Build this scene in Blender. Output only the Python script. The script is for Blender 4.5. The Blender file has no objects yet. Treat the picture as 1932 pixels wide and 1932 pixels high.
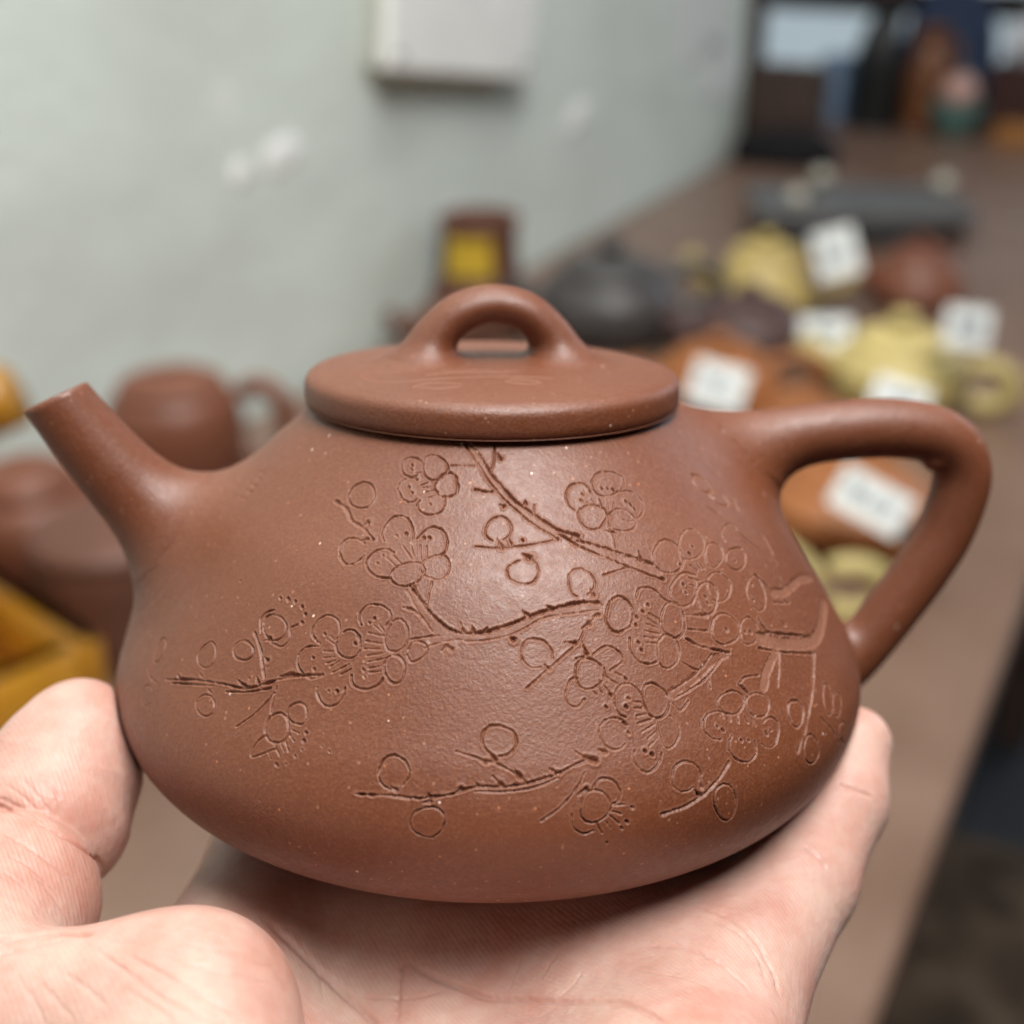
import bpy, math, random
import numpy as np
from mathutils import Matrix, Vector

random.seed(7)
np.random.seed(7)
SC = bpy.context.scene
COL = SC.collection

# ------------------------------------------------------------------ camera, world, light, exposure
PITCH = math.radians(26.381)
CAM_Z = 1.19
cd = bpy.data.cameras.new('camera')
cam = bpy.data.objects.new('camera', cd)
COL.objects.link(cam)
cd.sensor_width = 36.0
cd.sensor_fit = 'HORIZONTAL'
cd.lens = 36.0 * 2500.0 / 1932.0
cd.clip_start = 0.01
cd.clip_end = 60.0
cam.location = (0, 0, CAM_Z)
cam.rotation_euler = (math.radians(90) - PITCH, 0, 0)
cd.dof.use_dof = True
cd.dof.focus_distance = 0.1425
cd.dof.aperture_fstop = 13.0
cd.dof.aperture_blades = 0
SC.camera = cam
CAMM = Matrix.Translation((0, 0, CAM_Z)) @ Matrix.Rotation(math.radians(90) - PITCH, 4, 'X')

wd = bpy.data.worlds.new('World')
SC.world = wd
wd.use_nodes = True
wd.node_tree.nodes['Background'].inputs[0].default_value = (0.95, 0.97, 1.0, 1)
wd.node_tree.nodes['Background'].inputs[1].default_value = 0.025


def area(name, loc, target, sx, sy, power, col):
    l = bpy.data.lights.new(name, 'AREA')
    l.shape = 'RECTANGLE'
    l.size = sx
    l.size_y = sy
    l.energy = power
    l.color = col
    o = bpy.data.objects.new(name, l)
    COL.objects.link(o)
    o.location = loc
    o.rotation_euler = (Vector(target) - Vector(loc)).to_track_quat('-Z', 'Y').to_euler()
    return o


# daylight window high behind the viewer, an added fill lamp to keep the table top lit, windows of the hall beyond its open side
area('window_light', (0.31, -0.19, 2.60), (0.02, 0.17, 1.1), 0.80, 0.74, 46, (1.0, 0.985, 0.965))
area('table_fill_light', (0.15, 0.9, 2.75), (0.1, 0.9, 0.8), 1.2, 0.8, 19, (1.0, 0.985, 0.96))
area('hall_window_light', (2.4, 2.6, 1.9), (0.4, 1.2, 0.8), 1.4, 1.4, 16, (0.82, 0.90, 1.0))

SC.view_settings.view_transform = 'Standard'
SC.view_settings.look = 'None'
SC.view_settings.exposure = 0.0
SC.view_settings.gamma = 1.0
SC.view_settings.use_curve_mapping = False
SC.render.engine = 'CYCLES'
SC.cycles.use_denoising = True
SC.cycles.max_bounces = 5
SC.cycles.use_adaptive_sampling = True
SC.cycles.adaptive_threshold = 0.03
SC.cycles.transparent_max_bounces = 4


# ------------------------------------------------------------------ helpers
def new_obj(name, verts, faces, mat=None, parent=None, smooth=True, kind=None):
    me = bpy.data.meshes.new(name)
    if isinstance(faces, np.ndarray):
        v = np.asarray(verts, np.float32)
        nv, nf, k = len(v), len(faces), faces.shape[1]
        me.vertices.add(nv)
        me.vertices.foreach_set('co', v.ravel())
        me.loops.add(nf * k)
        me.loops.foreach_set('vertex_index', faces.astype(np.int32).ravel())
        me.polygons.add(nf)
        me.polygons.foreach_set('loop_start', np.arange(0, nf * k, k, dtype=np.int32))
        me.update(calc_edges=True)
    else:
        me.from_pydata([tuple(p) for p in verts], [], faces)
        me.update()
    me.polygons.foreach_set('use_smooth', np.full(len(me.polygons), smooth, dtype=bool))
    me.validate()
    o = bpy.data.objects.new(name, me)
    COL.objects.link(o)
    if mat:
        me.materials.append(mat)
    if parent:
        o.parent = parent
    if kind:
        o['kind'] = kind
    return o


def empty(name, loc=(0, 0, 0), rz=0.0):
    o = bpy.data.objects.new(name, None)
    COL.objects.link(o)
    o.location = loc
    o.rotation_euler = (0, 0, rz)
    o.empty_display_size = 0.02
    return o


def tag(o, label, cat, group=None):
    o['label'] = label
    o['category'] = cat
    if group:
        o['group'] = group
    return o


def catmull(p, n=8):
    p = np.asarray(p, float)
    q = np.vstack([2 * p[0] - p[1], p, 2 * p[-1] - p[-2]])
    out = []
    for i in range(1, len(q) - 2):
        a, b, c, d = q[i - 1], q[i], q[i + 1], q[i + 2]
        for t in np.arange(n) / n:
            out.append(.5 * (2 * b + (c - a) * t + (2 * a - 5 * b + 4 * c - d) * t * t + (3 * b - a - 3 * c + d) * t ** 3))
    out.append(p[-1])
    return np.array(out)


def grid_faces(nr, nc, wrap=True):
    i = np.arange(nr - 1)[:, None]
    j = np.arange(nc if wrap else nc - 1)[None, :]
    j2 = (j + 1) % nc
    f = np.stack([i * nc + j, i * nc + j2, (i + 1) * nc + j2, (i + 1) * nc + j], -1)
    return f.reshape(-1, 4)


def lathe(prof, n=48):
    prof = np.asarray(prof, float)
    th = np.linspace(0, 2 * np.pi, n, endpoint=False)
    r = np.maximum(prof[:, 0], 1e-5)[:, None]
    v = np.stack([r * np.cos(th), r * np.sin(th), np.repeat(prof[:, 1][:, None], n, 1)], -1)
    return v.reshape(-1, 3), grid_faces(len(prof), n)


def tube(path, rad, n=20, squash=1.0, side=None):
    path = np.asarray(path, float)
    rad = np.asarray(rad, float)
    tg = np.gradient(path, axis=0)
    tg /= np.linalg.norm(tg, axis=1)[:, None]
    up = np.array([0, 1.0, 0]) if side is None else np.asarray(side, float)
    rings = []
    for p, t, r in zip(path, tg, rad):
        b = np.cross(t, up)
        if np.linalg.norm(b) < 1e-6:
            b = np.array([1.0, 0, 0])
        b /= np.linalg.norm(b)
        u = np.cross(b, t)
        th = np.linspace(0, 2 * np.pi, n, endpoint=False)
        rings.append(p + r * (np.cos(th)[:, None] * b + squash * np.sin(th)[:, None] * u))
    v = np.vstack(rings + [path[:1], path[-1:]])
    f = [tuple(x) for x in grid_faces(len(path), n)]
    a, b = len(v) - 2, len(v) - 1
    m = (len(path) - 1) * n
    for j in range(n):
        f.append((a, (j + 1) % n, j))
        f.append((b, m + j, m + (j + 1) % n))
    return v, f


def box(sx, sy, sz, c=(0, 0, 0), bev=0.0):
    """box centred at c with chamfered vertical and horizontal edges"""
    if bev <= 0:
        v = [(c[0] + i * sx / 2, c[1] + j * sy / 2, c[2] + k * sz / 2) for k in (-1, 1) for i, j in ((-1, -1), (1, -1), (1, 1), (-1, 1))]
        return v, [(3, 2, 1, 0), (4, 5, 6, 7), (0, 1, 5, 4), (1, 2, 6, 5), (2, 3, 7, 6), (3, 0, 4, 7)]
    v, f = [], []
    levels = [(-sz / 2, bev), (-sz / 2 + bev, 0), (sz / 2 - bev, 0), (sz / 2, bev)]
    for z, ins in levels:
        hx, hy, e = sx / 2 - ins, sy / 2 - ins, bev * .7
        for x, y in ((hx - e, -hy), (hx, -hy + e), (hx, hy - e), (hx - e, hy), (-hx + e, hy), (-hx, hy - e), (-hx, -hy + e), (-hx + e, -hy)):
            v.append((c[0] + x, c[1] + y, c[2] + z))
    for l in range(3):
        for j in range(8):
            f.append((l * 8 + j, l * 8 + (j + 1) % 8, l * 8 + 8 + (j + 1) % 8, l * 8 + 8 + j))
    f.append(tuple(range(7, -1, -1)))
    f.append(tuple(range(24, 32)))
    return v, f


def surface_nets(F, org, h):
    """quads of the zero surface of a sampled field F (inside < 0)"""
    s = F < 0
    nx, ny, nz = F.shape
    c = np.zeros((nx - 1, ny - 1, nz - 1, 3), np.float32)
    n = np.zeros((nx - 1, ny - 1, nz - 1), np.float32)
    cells = (slice(0, -1), slice(1, None))
    for ax in range(3):
        o1, o2 = [a for a in range(3) if a != ax]
        for b1 in (0, 1):
            for b2 in (0, 1):
                lo, hi = [None] * 3, [None] * 3
                lo[ax], hi[ax] = cells[0], cells[1]
                lo[o1] = hi[o1] = cells[b1]
                lo[o2] = hi[o2] = cells[b2]
                a, b = F[tuple(lo)], F[tuple(hi)]
                m = (a < 0) != (b < 0)
                t = np.where(m, a / np.where(m, a - b, 1), 0)
                n += m
                c[..., ax] += np.where(m, t, 0)
                c[..., o1] += m * b1
                c[..., o2] += m * b2
    act = n > 0
    idx = np.full(act.shape, -1, np.int64)
    idx[act] = np.arange(act.sum())
    ii = np.argwhere(act)
    v = (ii + c[act] / n[act][:, None]) * h + np.asarray(org)
    quads = []
    for ax in range(3):
        o1, o2 = (ax + 1) % 3, (ax + 2) % 3
        lo, hi = [slice(1, -1)] * 3, [slice(1, -1)] * 3
        lo[ax], hi[ax] = slice(0, -1), slice(1, None)
        a, b = s[tuple(lo)], s[tuple(hi)]
        for cond, flip in ((a & ~b, False), (~a & b, True)):
            p = np.argwhere(cond)
            if not len(p):
                continue
            q = p.copy()
            q[:, o1] += 1
            q[:, o2] += 1
            e1 = np.zeros(3, int)
            e1[o1] = 1
            e2 = np.zeros(3, int)
            e2[o2] = 1
            g = [idx[tuple((q - d).T)] for d in (e1 * 0, e1, e1 + e2, e2)]
            quads.append(np.stack(g[::-1] if flip else g, 1))
    f = np.vstack(quads)
    return v, f[(f >= 0).all(1)]


def grad(fn, p, f0=None, e=1e-3):
    f0 = fn(p) if f0 is None else f0
    g = np.zeros_like(p)
    for k in range(3):
        q = p.copy()
        q[:, k] += e
        g[:, k] = (fn(q) - f0) / e
    return g


def to_surface(fn, p, it=2):
    for _ in range(it):
        f0 = fn(p)
        g = grad(fn, p, f0)
        l2 = np.maximum(np.einsum('ij,ij->i', g, g), .05)
        p = p - g * (np.clip(f0, -.15, .15) / l2)[:, None]
    return p


def vert_normals(v, f):
    n = np.zeros_like(v)
    fn = np.cross(v[f[:, 2]] - v[f[:, 0]], v[f[:, 3]] - v[f[:, 1]])
    for k in range(f.shape[1]):
        for c in range(3):
            n[:, c] += np.bincount(f[:, k], fn[:, c], len(v))
    return n / (np.linalg.norm(n, axis=1)[:, None] + 1e-12)


def smin(a, b, k):
    h = np.clip(.5 + .5 * (b - a) / k, 0, 1)
    return b + (a - b) * h - k * h * (1 - h)


def curve_sdf(p, c, r, sc=None):
    """distance to a chain of spheres (tapered sweep)"""
    out = np.full(len(p), 1e9)
    for k in range(len(c)):
        x, y, z = p[:, 0] - c[k][0], p[:, 1] - c[k][1], p[:, 2] - c[k][2]
        np.minimum(out, np.sqrt(x * x + y * y + z * z) - r[k], out=out)
    return out


def cone_sdf(p, a, b, ra, rb):
    a, b = np.asarray(a, float), np.asarray(b, float)
    ba = b - a
    x, y, z = p[:, 0] - a[0], p[:, 1] - a[1], p[:, 2] - a[2]
    t = np.clip((x * ba[0] + y * ba[1] + z * ba[2]) / (ba @ ba), 0, 1)
    x, y, z = x - t * ba[0], y - t * ba[1], z - t * ba[2]
    return np.sqrt(x * x + y * y + z * z) - (ra + (rb - ra) * t)


def sub_quads(v, f):
    """one level of linear quad subdivision"""
    nv = len(v)
    e = np.sort(np.stack([f, np.roll(f, -1, 1)], -1).reshape(-1, 2), 1)
    u, inv = np.unique(e, axis=0, return_inverse=True)
    inv = inv.reshape(-1, 4)
    ev = v[u].mean(1)
    fv = v[f].mean(1)
    en = nv + inv
    fn = nv + len(u) + np.arange(len(f))
    q = [np.stack([f[:, k], en[:, k], fn, en[:, k - 1]], 1) for k in range(4)]
    return np.vstack([v, ev, fv]), np.vstack(q)


def compact(v, f):
    u, inv = np.unique(f, return_inverse=True)
    return v[u], inv.reshape(f.shape)


# ------------------------------------------------------------------ materials
def mat(name, col, rough=0.6, spec=0.4, var=0.0, vscale=20.0, bump=0.0, bscale=200.0, col2=None, metal=0.0):
    m = bpy.data.materials.new(name)
    m.use_nodes = True
    nt = m.node_tree
    b = nt.nodes['Principled BSDF']
    b.inputs['Base Color'].default_value = (*col, 1)
    b.inputs['Roughness'].default_value = rough
    b.inputs['Specular IOR Level'].default_value = spec
    b.inputs['Metallic'].default_value = metal
    tc = nt.nodes.new('ShaderNodeTexCoord')
    if var > 0 or col2:
        nz = nt.nodes.new('ShaderNodeTexNoise')
        nz.inputs['Scale'].default_value = vscale
        nz.inputs['Detail'].default_value = 6
        nt.links.new(tc.outputs['Object'], nz.inputs['Vector'])
        cr = nt.nodes.new('ShaderNodeValToRGB')
        c2 = col2 or tuple(min(1, c * (1 + var)) for c in col)
        c1 = col if col2 else tuple(c * (1 - var) for c in col)
        cr.color_ramp.elements[0].color = (*c1, 1)
        cr.color_ramp.elements[0].position = .35
        cr.color_ramp.elements[1].color = (*c2, 1)
        cr.color_ramp.elements[1].position = .65
        nt.links.new(nz.outputs['Fac'], cr.inputs['Fac'])
        nt.links.new(cr.outputs['Color'], b.inputs['Base Color'])
    if bump > 0:
        n2 = nt.nodes.new('ShaderNodeTexNoise')
        n2.inputs['Scale'].default_value = bscale
        n2.inputs['Detail'].default_value = 4
        nt.links.new(tc.outputs['Object'], n2.inputs['Vector'])
        bp = nt.nodes.new('ShaderNodeBump')
        bp.inputs['Strength'].default_value = 1.0
        bp.inputs['Distance'].default_value = bump
        nt.links.new(n2.outputs['Fac'], bp.inputs['Height'])
        nt.links.new(bp.outputs['Normal'], b.inputs['Normal'])
    return m


def clay_material():
    m = bpy.data.materials.new('brown_zisha_clay')
    m.use_nodes = True
    nt = m.node_tree
    N, Lk = nt.nodes, nt.links
    b = N['Principled BSDF']
    tc = N.new('ShaderNodeTexCoord')

    def noise(s, d=3, r=.5):
        n = N.new('ShaderNodeTexNoise')
        n.inputs['Scale'].default_value = s
        n.inputs['Detail'].default_value = d
        n.inputs['Roughness'].default_value = r
        Lk.new(tc.outputs['Object'], n.inputs['Vector'])
        return n

    def ramp(src, p0, c0, p1, c1):
        r = N.new('ShaderNodeValToRGB')
        r.color_ramp.elements[0].position, r.color_ramp.elements[0].color = p0, (*c0, 1)
        r.color_ramp.elements[1].position, r.color_ramp.elements[1].color = p1, (*c1, 1)
        Lk.new(src, r.inputs['Fac'])
        return r

    def mix(fac, a, c):
        x = N.new('ShaderNodeMix')
        x.data_type = 'RGBA'
        Lk.new(fac, x.inputs['Factor'])
        if isinstance(a, tuple):
            x.inputs['A'].default_value = (*a, 1)
        else:
            Lk.new(a, x.inputs['A'])
        x.inputs['B'].default_value = (*c, 1)
        return x.outputs['Result']

    big = ramp(noise(60, 4).outputs['Fac'], .3, (.124, .0315, .0100), .7, (.149, .0410, .0140))
    fine = ramp(noise(2600, 2).outputs['Fac'], .42, (0, 0, 0), .72, (1, 1, 1))
    c = mix(fine.outputs['Color'], big.outputs['Color'], (.180, .056, .021))

    def specks(scale, size, pick, colr, src):
        v = N.new('ShaderNodeTexVoronoi')
        v.inputs['Scale'].default_value = scale
        Lk.new(tc.outputs['Object'], v.inputs['Vector'])
        lt = N.new('ShaderNodeMath')
        lt.operation = 'LESS_THAN'
        lt.inputs[1].default_value = size
        Lk.new(v.outputs['Distance'], lt.inputs[0])
        sp = N.new('ShaderNodeSeparateColor')
        Lk.new(v.outputs['Color'], sp.inputs[0])
        gt = N.new('ShaderNodeMath')
        gt.operation = 'GREATER_THAN'
        gt.inputs[1].default_value = pick
        Lk.new(sp.outputs[0], gt.inputs[0])
        mu = N.new('ShaderNodeMath')
        mu.operation = 'MULTIPLY'
        Lk.new(lt.outputs[0], mu.inputs[0])
        Lk.new(gt.outputs[0], mu.inputs[1])
        return mix(mu.outputs[0], src, colr)

    c = specks(900, .16, .55, (.26, .115, .065), c)
    c = specks(520, .085, .72, (.36, .13, .055), c)
    c = specks(330, .055, .55, (.58, .44, .36), c)
    c = specks(900, .13, .7, (.09, .03, .018), c)
    # freshly cut clay in the carving is paler and more matt than the burnished skin
    at = N.new('ShaderNodeAttribute')
    at.attribute_name = 'cut'
    c = mix(at.outputs['Fac'], c, (.225, .088, .046))
    Lk.new(c, b.inputs['Base Color'])
    rr = ramp(noise(900, 3).outputs['Fac'], .3, (.45, .45, .45), .7, (.56, .56, .56))
    rc = mix(at.outputs['Fac'], rr.outputs['Color'], (.85, .85, .85))
    Lk.new(rc, b.inputs['Roughness'])
    b.inputs['Specular IOR Level'].default_value = .66
    b.inputs['IOR'].default_value = 1.52
    n1 = noise(2700, 2, .6)
    n2 = noise(1000, 2, .5)
    ad = N.new('ShaderNodeMath')
    ad.operation = 'MULTIPLY_ADD'
    ad.inputs[1].default_value = .5
    Lk.new(n2.outputs['Fac'], ad.inputs[0])
    Lk.new(n1.outputs['Fac'], ad.inputs[2])
    bp = N.new('ShaderNodeBump')
    bp.inputs['Strength'].default_value = 1.0
    bp.inputs['Distance'].default_value = 0.00006
    Lk.new(ad.outputs[0], bp.inputs['Height'])
    Lk.new(bp.outputs['Normal'], b.inputs['Normal'])
    return m


def skin_material():
    m = bpy.data.materials.new('pale_skin')
    m.use_nodes = True
    nt = m.node_tree
    N, Lk = nt.nodes, nt.links
    b = N['Principled BSDF']
    tc = N.new('ShaderNodeTexCoord')

    def noise(s, d=3, r=.5, vec=None):
        n = N.new('ShaderNodeTexNoise')
        n.inputs['Scale'].default_value = s
        n.inputs['Detail'].default_value = d
        n.inputs['Roughness'].default_value = r
        Lk.new(vec or tc.outputs['Object'], n.inputs['Vector'])
        return n

    r = N.new('ShaderNodeValToRGB')
    e = r.color_ramp.elements
    e[0].position, e[0].color = .32, (.47, .245, .190, 1)
    e[1].position, e[1].color = .70, (.55, .385, .315, 1)
    x = e.new(.5)
    x.color = (.52, .320, .262, 1)
    Lk.new(noise(85, 4, .55).outputs['Fac'], r.inputs['Fac'])
    n5 = N.new('ShaderNodeMix')
    n5.data_type = 'RGBA'
    n5.blend_type = 'MULTIPLY'
    r5 = N.new('ShaderNodeValToRGB')
    r5.color_ramp.elements[0].position, r5.color_ramp.elements[0].color = .35, (.93, .80, .77, 1)
    r5.color_ramp.elements[1].position, r5.color_ramp.elements[1].color = .65, (1.04, 1.05, 1.05, 1)
    Lk.new(noise(420, 4, .65).outputs['Fac'], r5.inputs['Fac'])
    n5.inputs['Factor'].default_value = .5
    Lk.new(r.outputs['Color'], n5.inputs['A'])
    Lk.new(r5.outputs['Color'], n5.inputs['B'])
    # redness of creases comes from the stored crease attribute
    at = N.new('ShaderNodeAttribute')
    at.attribute_name = 'crease'
    mx = N.new('ShaderNodeMix')
    mx.data_type = 'RGBA'
    Lk.new(at.outputs['Fac'], mx.inputs['Factor'])
    Lk.new(n5.outputs['Result'], mx.inputs['A'])
    mx.inputs['B'].default_value = (.42, .17, .12, 1)
    Lk.new(mx.outputs['Result'], b.inputs['Base Color'])
    b.inputs['Roughness'].default_value = .43
    b.inputs['Specular IOR Level'].default_value = .35
    b.inputs['Subsurface Weight'].default_value = .3
    b.inputs['Subsurface Radius'].default_value = (1.0, .35, .2)
    b.inputs['Subsurface Scale'].default_value = .004
    # friction ridges and fine skin grain
    mp = N.new('ShaderNodeMapping')
    mp.inputs['Rotation'].default_value = (0, 0, math.radians(-35))
    Lk.new(tc.outputs['Object'], mp.inputs['Vector'])
    wv = N.new('ShaderNodeTexWave')
    wv.inputs['Scale'].default_value = 620
    wv.inputs['Distortion'].default_value = 7.0
    wv.inputs['Detail'].default_value = 2
    wv.inputs['Detail Scale'].default_value = .05
    Lk.new(mp.outputs['Vector'], wv.inputs['Vector'])
    vo = N.new('ShaderNodeTexVoronoi')
    vo.feature = 'DISTANCE_TO_EDGE'
    vo.inputs['Scale'].default_value = 750
    Lk.new(tc.outputs['Object'], vo.inputs['Vector'])
    a1 = N.new('ShaderNodeMath')
    a1.operation = 'MULTIPLY_ADD'
    a1.inputs[1].default_value = .16
    Lk.new(wv.outputs['Fac'], a1.inputs[0])
    Lk.new(noise(900, 3).outputs['Fac'], a1.inputs[2])
    a2 = N.new('ShaderNodeMath')
    a2.operation = 'MULTIPLY_ADD'
    a2.inputs[1].default_value = .5
    Lk.new(vo.outputs['Distance'], a2.inputs[0])
    Lk.new(a1.outputs[0], a2.inputs[2])
    bp = N.new('ShaderNodeBump')
    bp.inputs['Strength'].default_value = 1.0
    bp.inputs['Distance'].default_value = 0.00012
    Lk.new(a2.outputs[0], bp.inputs['Height'])
    Lk.new(bp.outputs['Normal'], b.inputs['Normal'])
    return m


M_CLAY = clay_material()
M_SKIN = skin_material()

# ------------------------------------------------------------------ the setting, in the frame of the table: x across (s), y along (t)
TABLE_AZ = math.radians(27.714)
TZ = 0.75


def W(s, t, z):
    c, n = math.cos(TABLE_AZ), math.sin(TABLE_AZ)
    return Vector((c * s + n * t, -n * s + c * t, z))


def place(o, s, t, z, rz=0.0):
    o.location = W(s, t, z)
    o.rotation_euler = (0, 0, rz - TABLE_AZ)
    return o


def slab(name, s0, s1, t0, t1, z0, z1, m, bev=0.0, parent=None, kind=None):
    v, f = box(s1 - s0, t1 - t0, z1 - z0, bev=bev)
    o = new_obj(name, v, f, m, parent, smooth=False, kind=kind)
    if parent:
        o.location = ((s0 + s1) / 2, (t0 + t1) / 2, (z0 + z1) / 2)
    else:
        place(o, (s0 + s1) / 2, (t0 + t1) / 2, (z0 + z1) / 2)
    return o


def wall_material():
    m = mat('aged_plaster', (.47, .50, .46), .7, .3, bump=.0012, bscale=60)
    nt = m.node_tree
    N, Lk = nt.nodes, nt.links
    b = N['Principled BSDF']
    tc = N.new('ShaderNodeTexCoord')

    def noise(s, d, stretch=(1, 1, 1)):
        mp = N.new('ShaderNodeMapping')
        mp.inputs['Scale'].default_value = stretch
        Lk.new(tc.outputs['Object'], mp.inputs['Vector'])
        n = N.new('ShaderNodeTexNoise')
        n.inputs['Scale'].default_value = s
        n.inputs['Detail'].default_value = d
        Lk.new(mp.outputs['Vector'], n.inputs['Vector'])
        return n.outputs['Fac']

    def layer(prev, fac, p0, p1, colr, amt):
        r = N.new('ShaderNodeValToRGB')
        r.color_ramp.elements[0].position, r.color_ramp.elements[0].color = p0, (0, 0, 0, 1)
        r.color_ramp.elements[1].position, r.color_ramp.elements[1].color = p1, (amt, amt, amt, 1)
        Lk.new(fac, r.inputs['Fac'])
        x = N.new('ShaderNodeMix')
        x.data_type = 'RGBA'
        Lk.new(r.outputs['Color'], x.inputs['Factor'])
        if isinstance(prev, tuple):
            x.inputs['A'].default_value = (*prev, 1)
        else:
            Lk.new(prev, x.inputs['A'])
        x.inputs['B'].default_value = (*colr, 1)
        return x.outputs['Result']

    c = layer((.70, .77, .71), noise(6, 5), .45, .75, (.59, .64, .58), .7)
    c = layer(c, noise(3.2, 3, (1, 1, 2.5)), .5, .8, (.48, .49, .46), .6)
    c = layer(c, noise(17, 3), .66, .74, (.84, .86, .82), .7)
    Lk.new(c, b.inputs['Base Color'])
    return m


M_WALL = wall_material()
M_FLOOR = mat('dark_floor', (.014, .016, .021), .55, .4, var=.3, vscale=9)
M_WOOD = mat('brown_table_top', (.150, .088, .060), .34, .55, bump=.0004, bscale=90, col2=(.200, .124, .090), vscale=11)
M_WOODD = mat('dark_brown_wood', (.055, .034, .026), .5, .4, var=.25, vscale=14)
M_WHITE = mat('white_plastic', (.90, .91, .87), .45, .5, var=.04)
M_GREY = mat('grey_plastic', (.10, .10, .10), .5, .5)
M_PAPER = mat('white_paper', (.72, .74, .72), .7, .3, var=.03, vscale=40)
M_INK = mat('ink', (.12, .17, .20), .7, .2)
M_FARWALL = mat('pale_blue_paint', (.15, .19, .22), .6, .4, var=.2, vscale=3)


def glow_mat(name, col, strength):
    m = mat(name, col, .3, .5)
    b = m.node_tree.nodes['Principled BSDF']
    b.inputs['Emission Color'].default_value = (*col, 1)
    b.inputs['Emission Strength'].default_value = strength
    return m


M_PANE = glow_mat('glowing_pane', (.55, .66, .72), .60)  # emits by itself, added to give the bluish glare of the hall

slab('floor', -4.5, 6.5, -3.0, 9.0, -.05, 0, M_FLOOR, kind='structure')
slab('wall', -.857, -.707, -2.5, 2.15, 0, 2.9, M_WALL, kind='structure')
slab('far_wall', -4.2, 6.0, 5.0, 5.12, 0, 2.9, M_FARWALL, kind='structure')

wall_o = bpy.data.objects['wall']
M_SCUFF = mat('bare_plaster', (.88, .90, .87), .8, .2, var=.05)
for t, z, w, h, r in ((.925, .962, .034, .018, .2), (.868, .955, .016, .014, 0), (.60, 1.05, .03, .012, -.4), (1.52, .90, .05, .02, .3)):
    rg = random.Random(t)
    ring_ = [(0, w * math.cos(a_) * rg.uniform(.7, 1.1), h * math.sin(a_) * rg.uniform(.7, 1.1)) for a_ in np.linspace(0, 2 * math.pi, 15)[:-1]]
    vs = [(.0012, 0, 0)] + [(.0012, y * .85, z_ * .85) for _, y, z_ in ring_] + [(0, y, z_) for _, y, z_ in ring_]
    fs = [(0, 1 + i, 1 + (i + 1) % 14) for i in range(14)] + [(1 + i, 15 + i, 15 + (i + 1) % 14, 1 + (i + 1) % 14) for i in range(14)]
    o = new_obj('plaster_scuff', vs, fs, M_SCUFF, wall_o)
    o.location = (.0752, t - (-.175), z - 1.45)
    o.rotation_euler = (r, 0, 0)

# two tables standing end to end along the wall
for nm, lab, t0, t1 in (('work_table', 'long brown wooden table under the rows of teapots', -.62, 1.86), ('work_table', 'second brown table at the far end, holding dark boxes and vases', 1.868, 2.64)):
    tb = empty(nm)
    place(tb, 0, 0, 0)
    tag(tb, lab, 'table')
    top_ = slab('table_top', -.700, -.053, t0, t1, TZ - .032, TZ, M_WOOD, .003, tb)
    slab('apron', -.66, -.09, t0 + .05, t0 + .07, TZ - .12, TZ - .034, M_WOODD, .002, tb)
    slab('apron', -.66, -.09, t1 - .07, t1 - .05, TZ - .12, TZ - .034, M_WOODD, .002, tb)
    slab('apron', -.10, -.082, t0 + .08, t1 - .08, TZ - .12, TZ - .034, M_WOODD, .002, tb)
    for s in (-.655, -.095):
        for t in (t0 + .06, t1 - .06):
            slab('leg', s - .025, s + .025, t - .025, t + .025, 0, TZ - .121, M_WOODD, .003, tb)

# things fixed to the wall
wb = empty('wall_box')
place(wb, -.707, 1.204, 1.056)
tag(wb, 'white plastic electrical box mounted on the grey wall', 'electrical box')
wb.rotation_euler = (math.radians(-9), 0, -TABLE_AZ)
v, f = box(.016, .285, .125, (.0085, 0, 0), .003)
new_obj('back_box', v, f, mat('aged_plastic', (.42, .42, .36), .5), wb, smooth=False)
v, f = box(.012, .290, .130, (.0230, 0, 0), .004)
cover = new_obj('cover', v, f, M_WHITE, wb, smooth=False)
v, f = lathe([(0, 0), (.017, 0), (.017, .006), (.013, .010), (0, .010)], 24)
k = new_obj('cable_gland', v, f, M_GREY, wb)
k.location = (.0292, -.03, .048)
k.rotation_euler = (0, math.radians(90), 0)
for yy, zz in ((-.128, -.049), (.128, -.049)):
    v, f = lathe([(0, 0), (.004, 0), (.0035, .002), (0, .002)], 12)
    k = new_obj('screw', v, f, M_GREY, wb)
    k.location = (.0292, yy, zz)
    k.rotation_euler = (0, math.radians(90), 0)
for lab, t, z, w, h, r in (('large white paper notice pinned to the far end of the wall', 1.93, 1.02, .20, .20, .05), ('smaller white paper notice below the large notice on the wall', 2.02, .895, .13, .085, -.2)):
    v, f = box(.0015, w, h)
    o = new_obj('paper_notice', v, f, M_PAPER, None, smooth=False)
    place(o, -.7055, t, z)
    o.rotation_euler = (r, 0, -TABLE_AZ)
    tag(o, lab, 'paper')

# added glowing panels far behind, standing in for bluish glare off the hall floor
for lab, s in (('glowing framed panel standing in for bluish glare, behind the black bottle', -1.1), ('glowing framed panel standing in for bluish glare, furthest to the right of the hall', 1.1)):
    d = empty('glare_panel')
    place(d, s, 4.99, 0)
    tag(d, lab, 'glare panel')
    for x in (-.66, 0, .66):
        v, f = box(.06, .05, 2.2, (x, -.02, 1.1), .004)
        new_obj('stile', v, f, M_WOODD, d, smooth=False)
    for x in (-.33, .33):
        v, f = box(.598, .012, 2.06, (x, -.015, 1.12))
        new_obj('pane', v, f, M_PANE, d, smooth=False)
    for z, h in ((.05, .07), (.36, .16), (.74, .09), (1.3, .06)):
        v, f = box(1.26, .036, h, (0, -.03, z))
        new_obj('rail', v, f, M_WOODD, d, smooth=False)

# ------------------------------------------------------------------ teapots and other ware on the table (cm, scaled to m)
def zisha(name, col, rough=.5, spec=.45):
    return mat(name, col, rough, spec, var=.12, vscale=30, bump=.00015, bscale=600)


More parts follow.
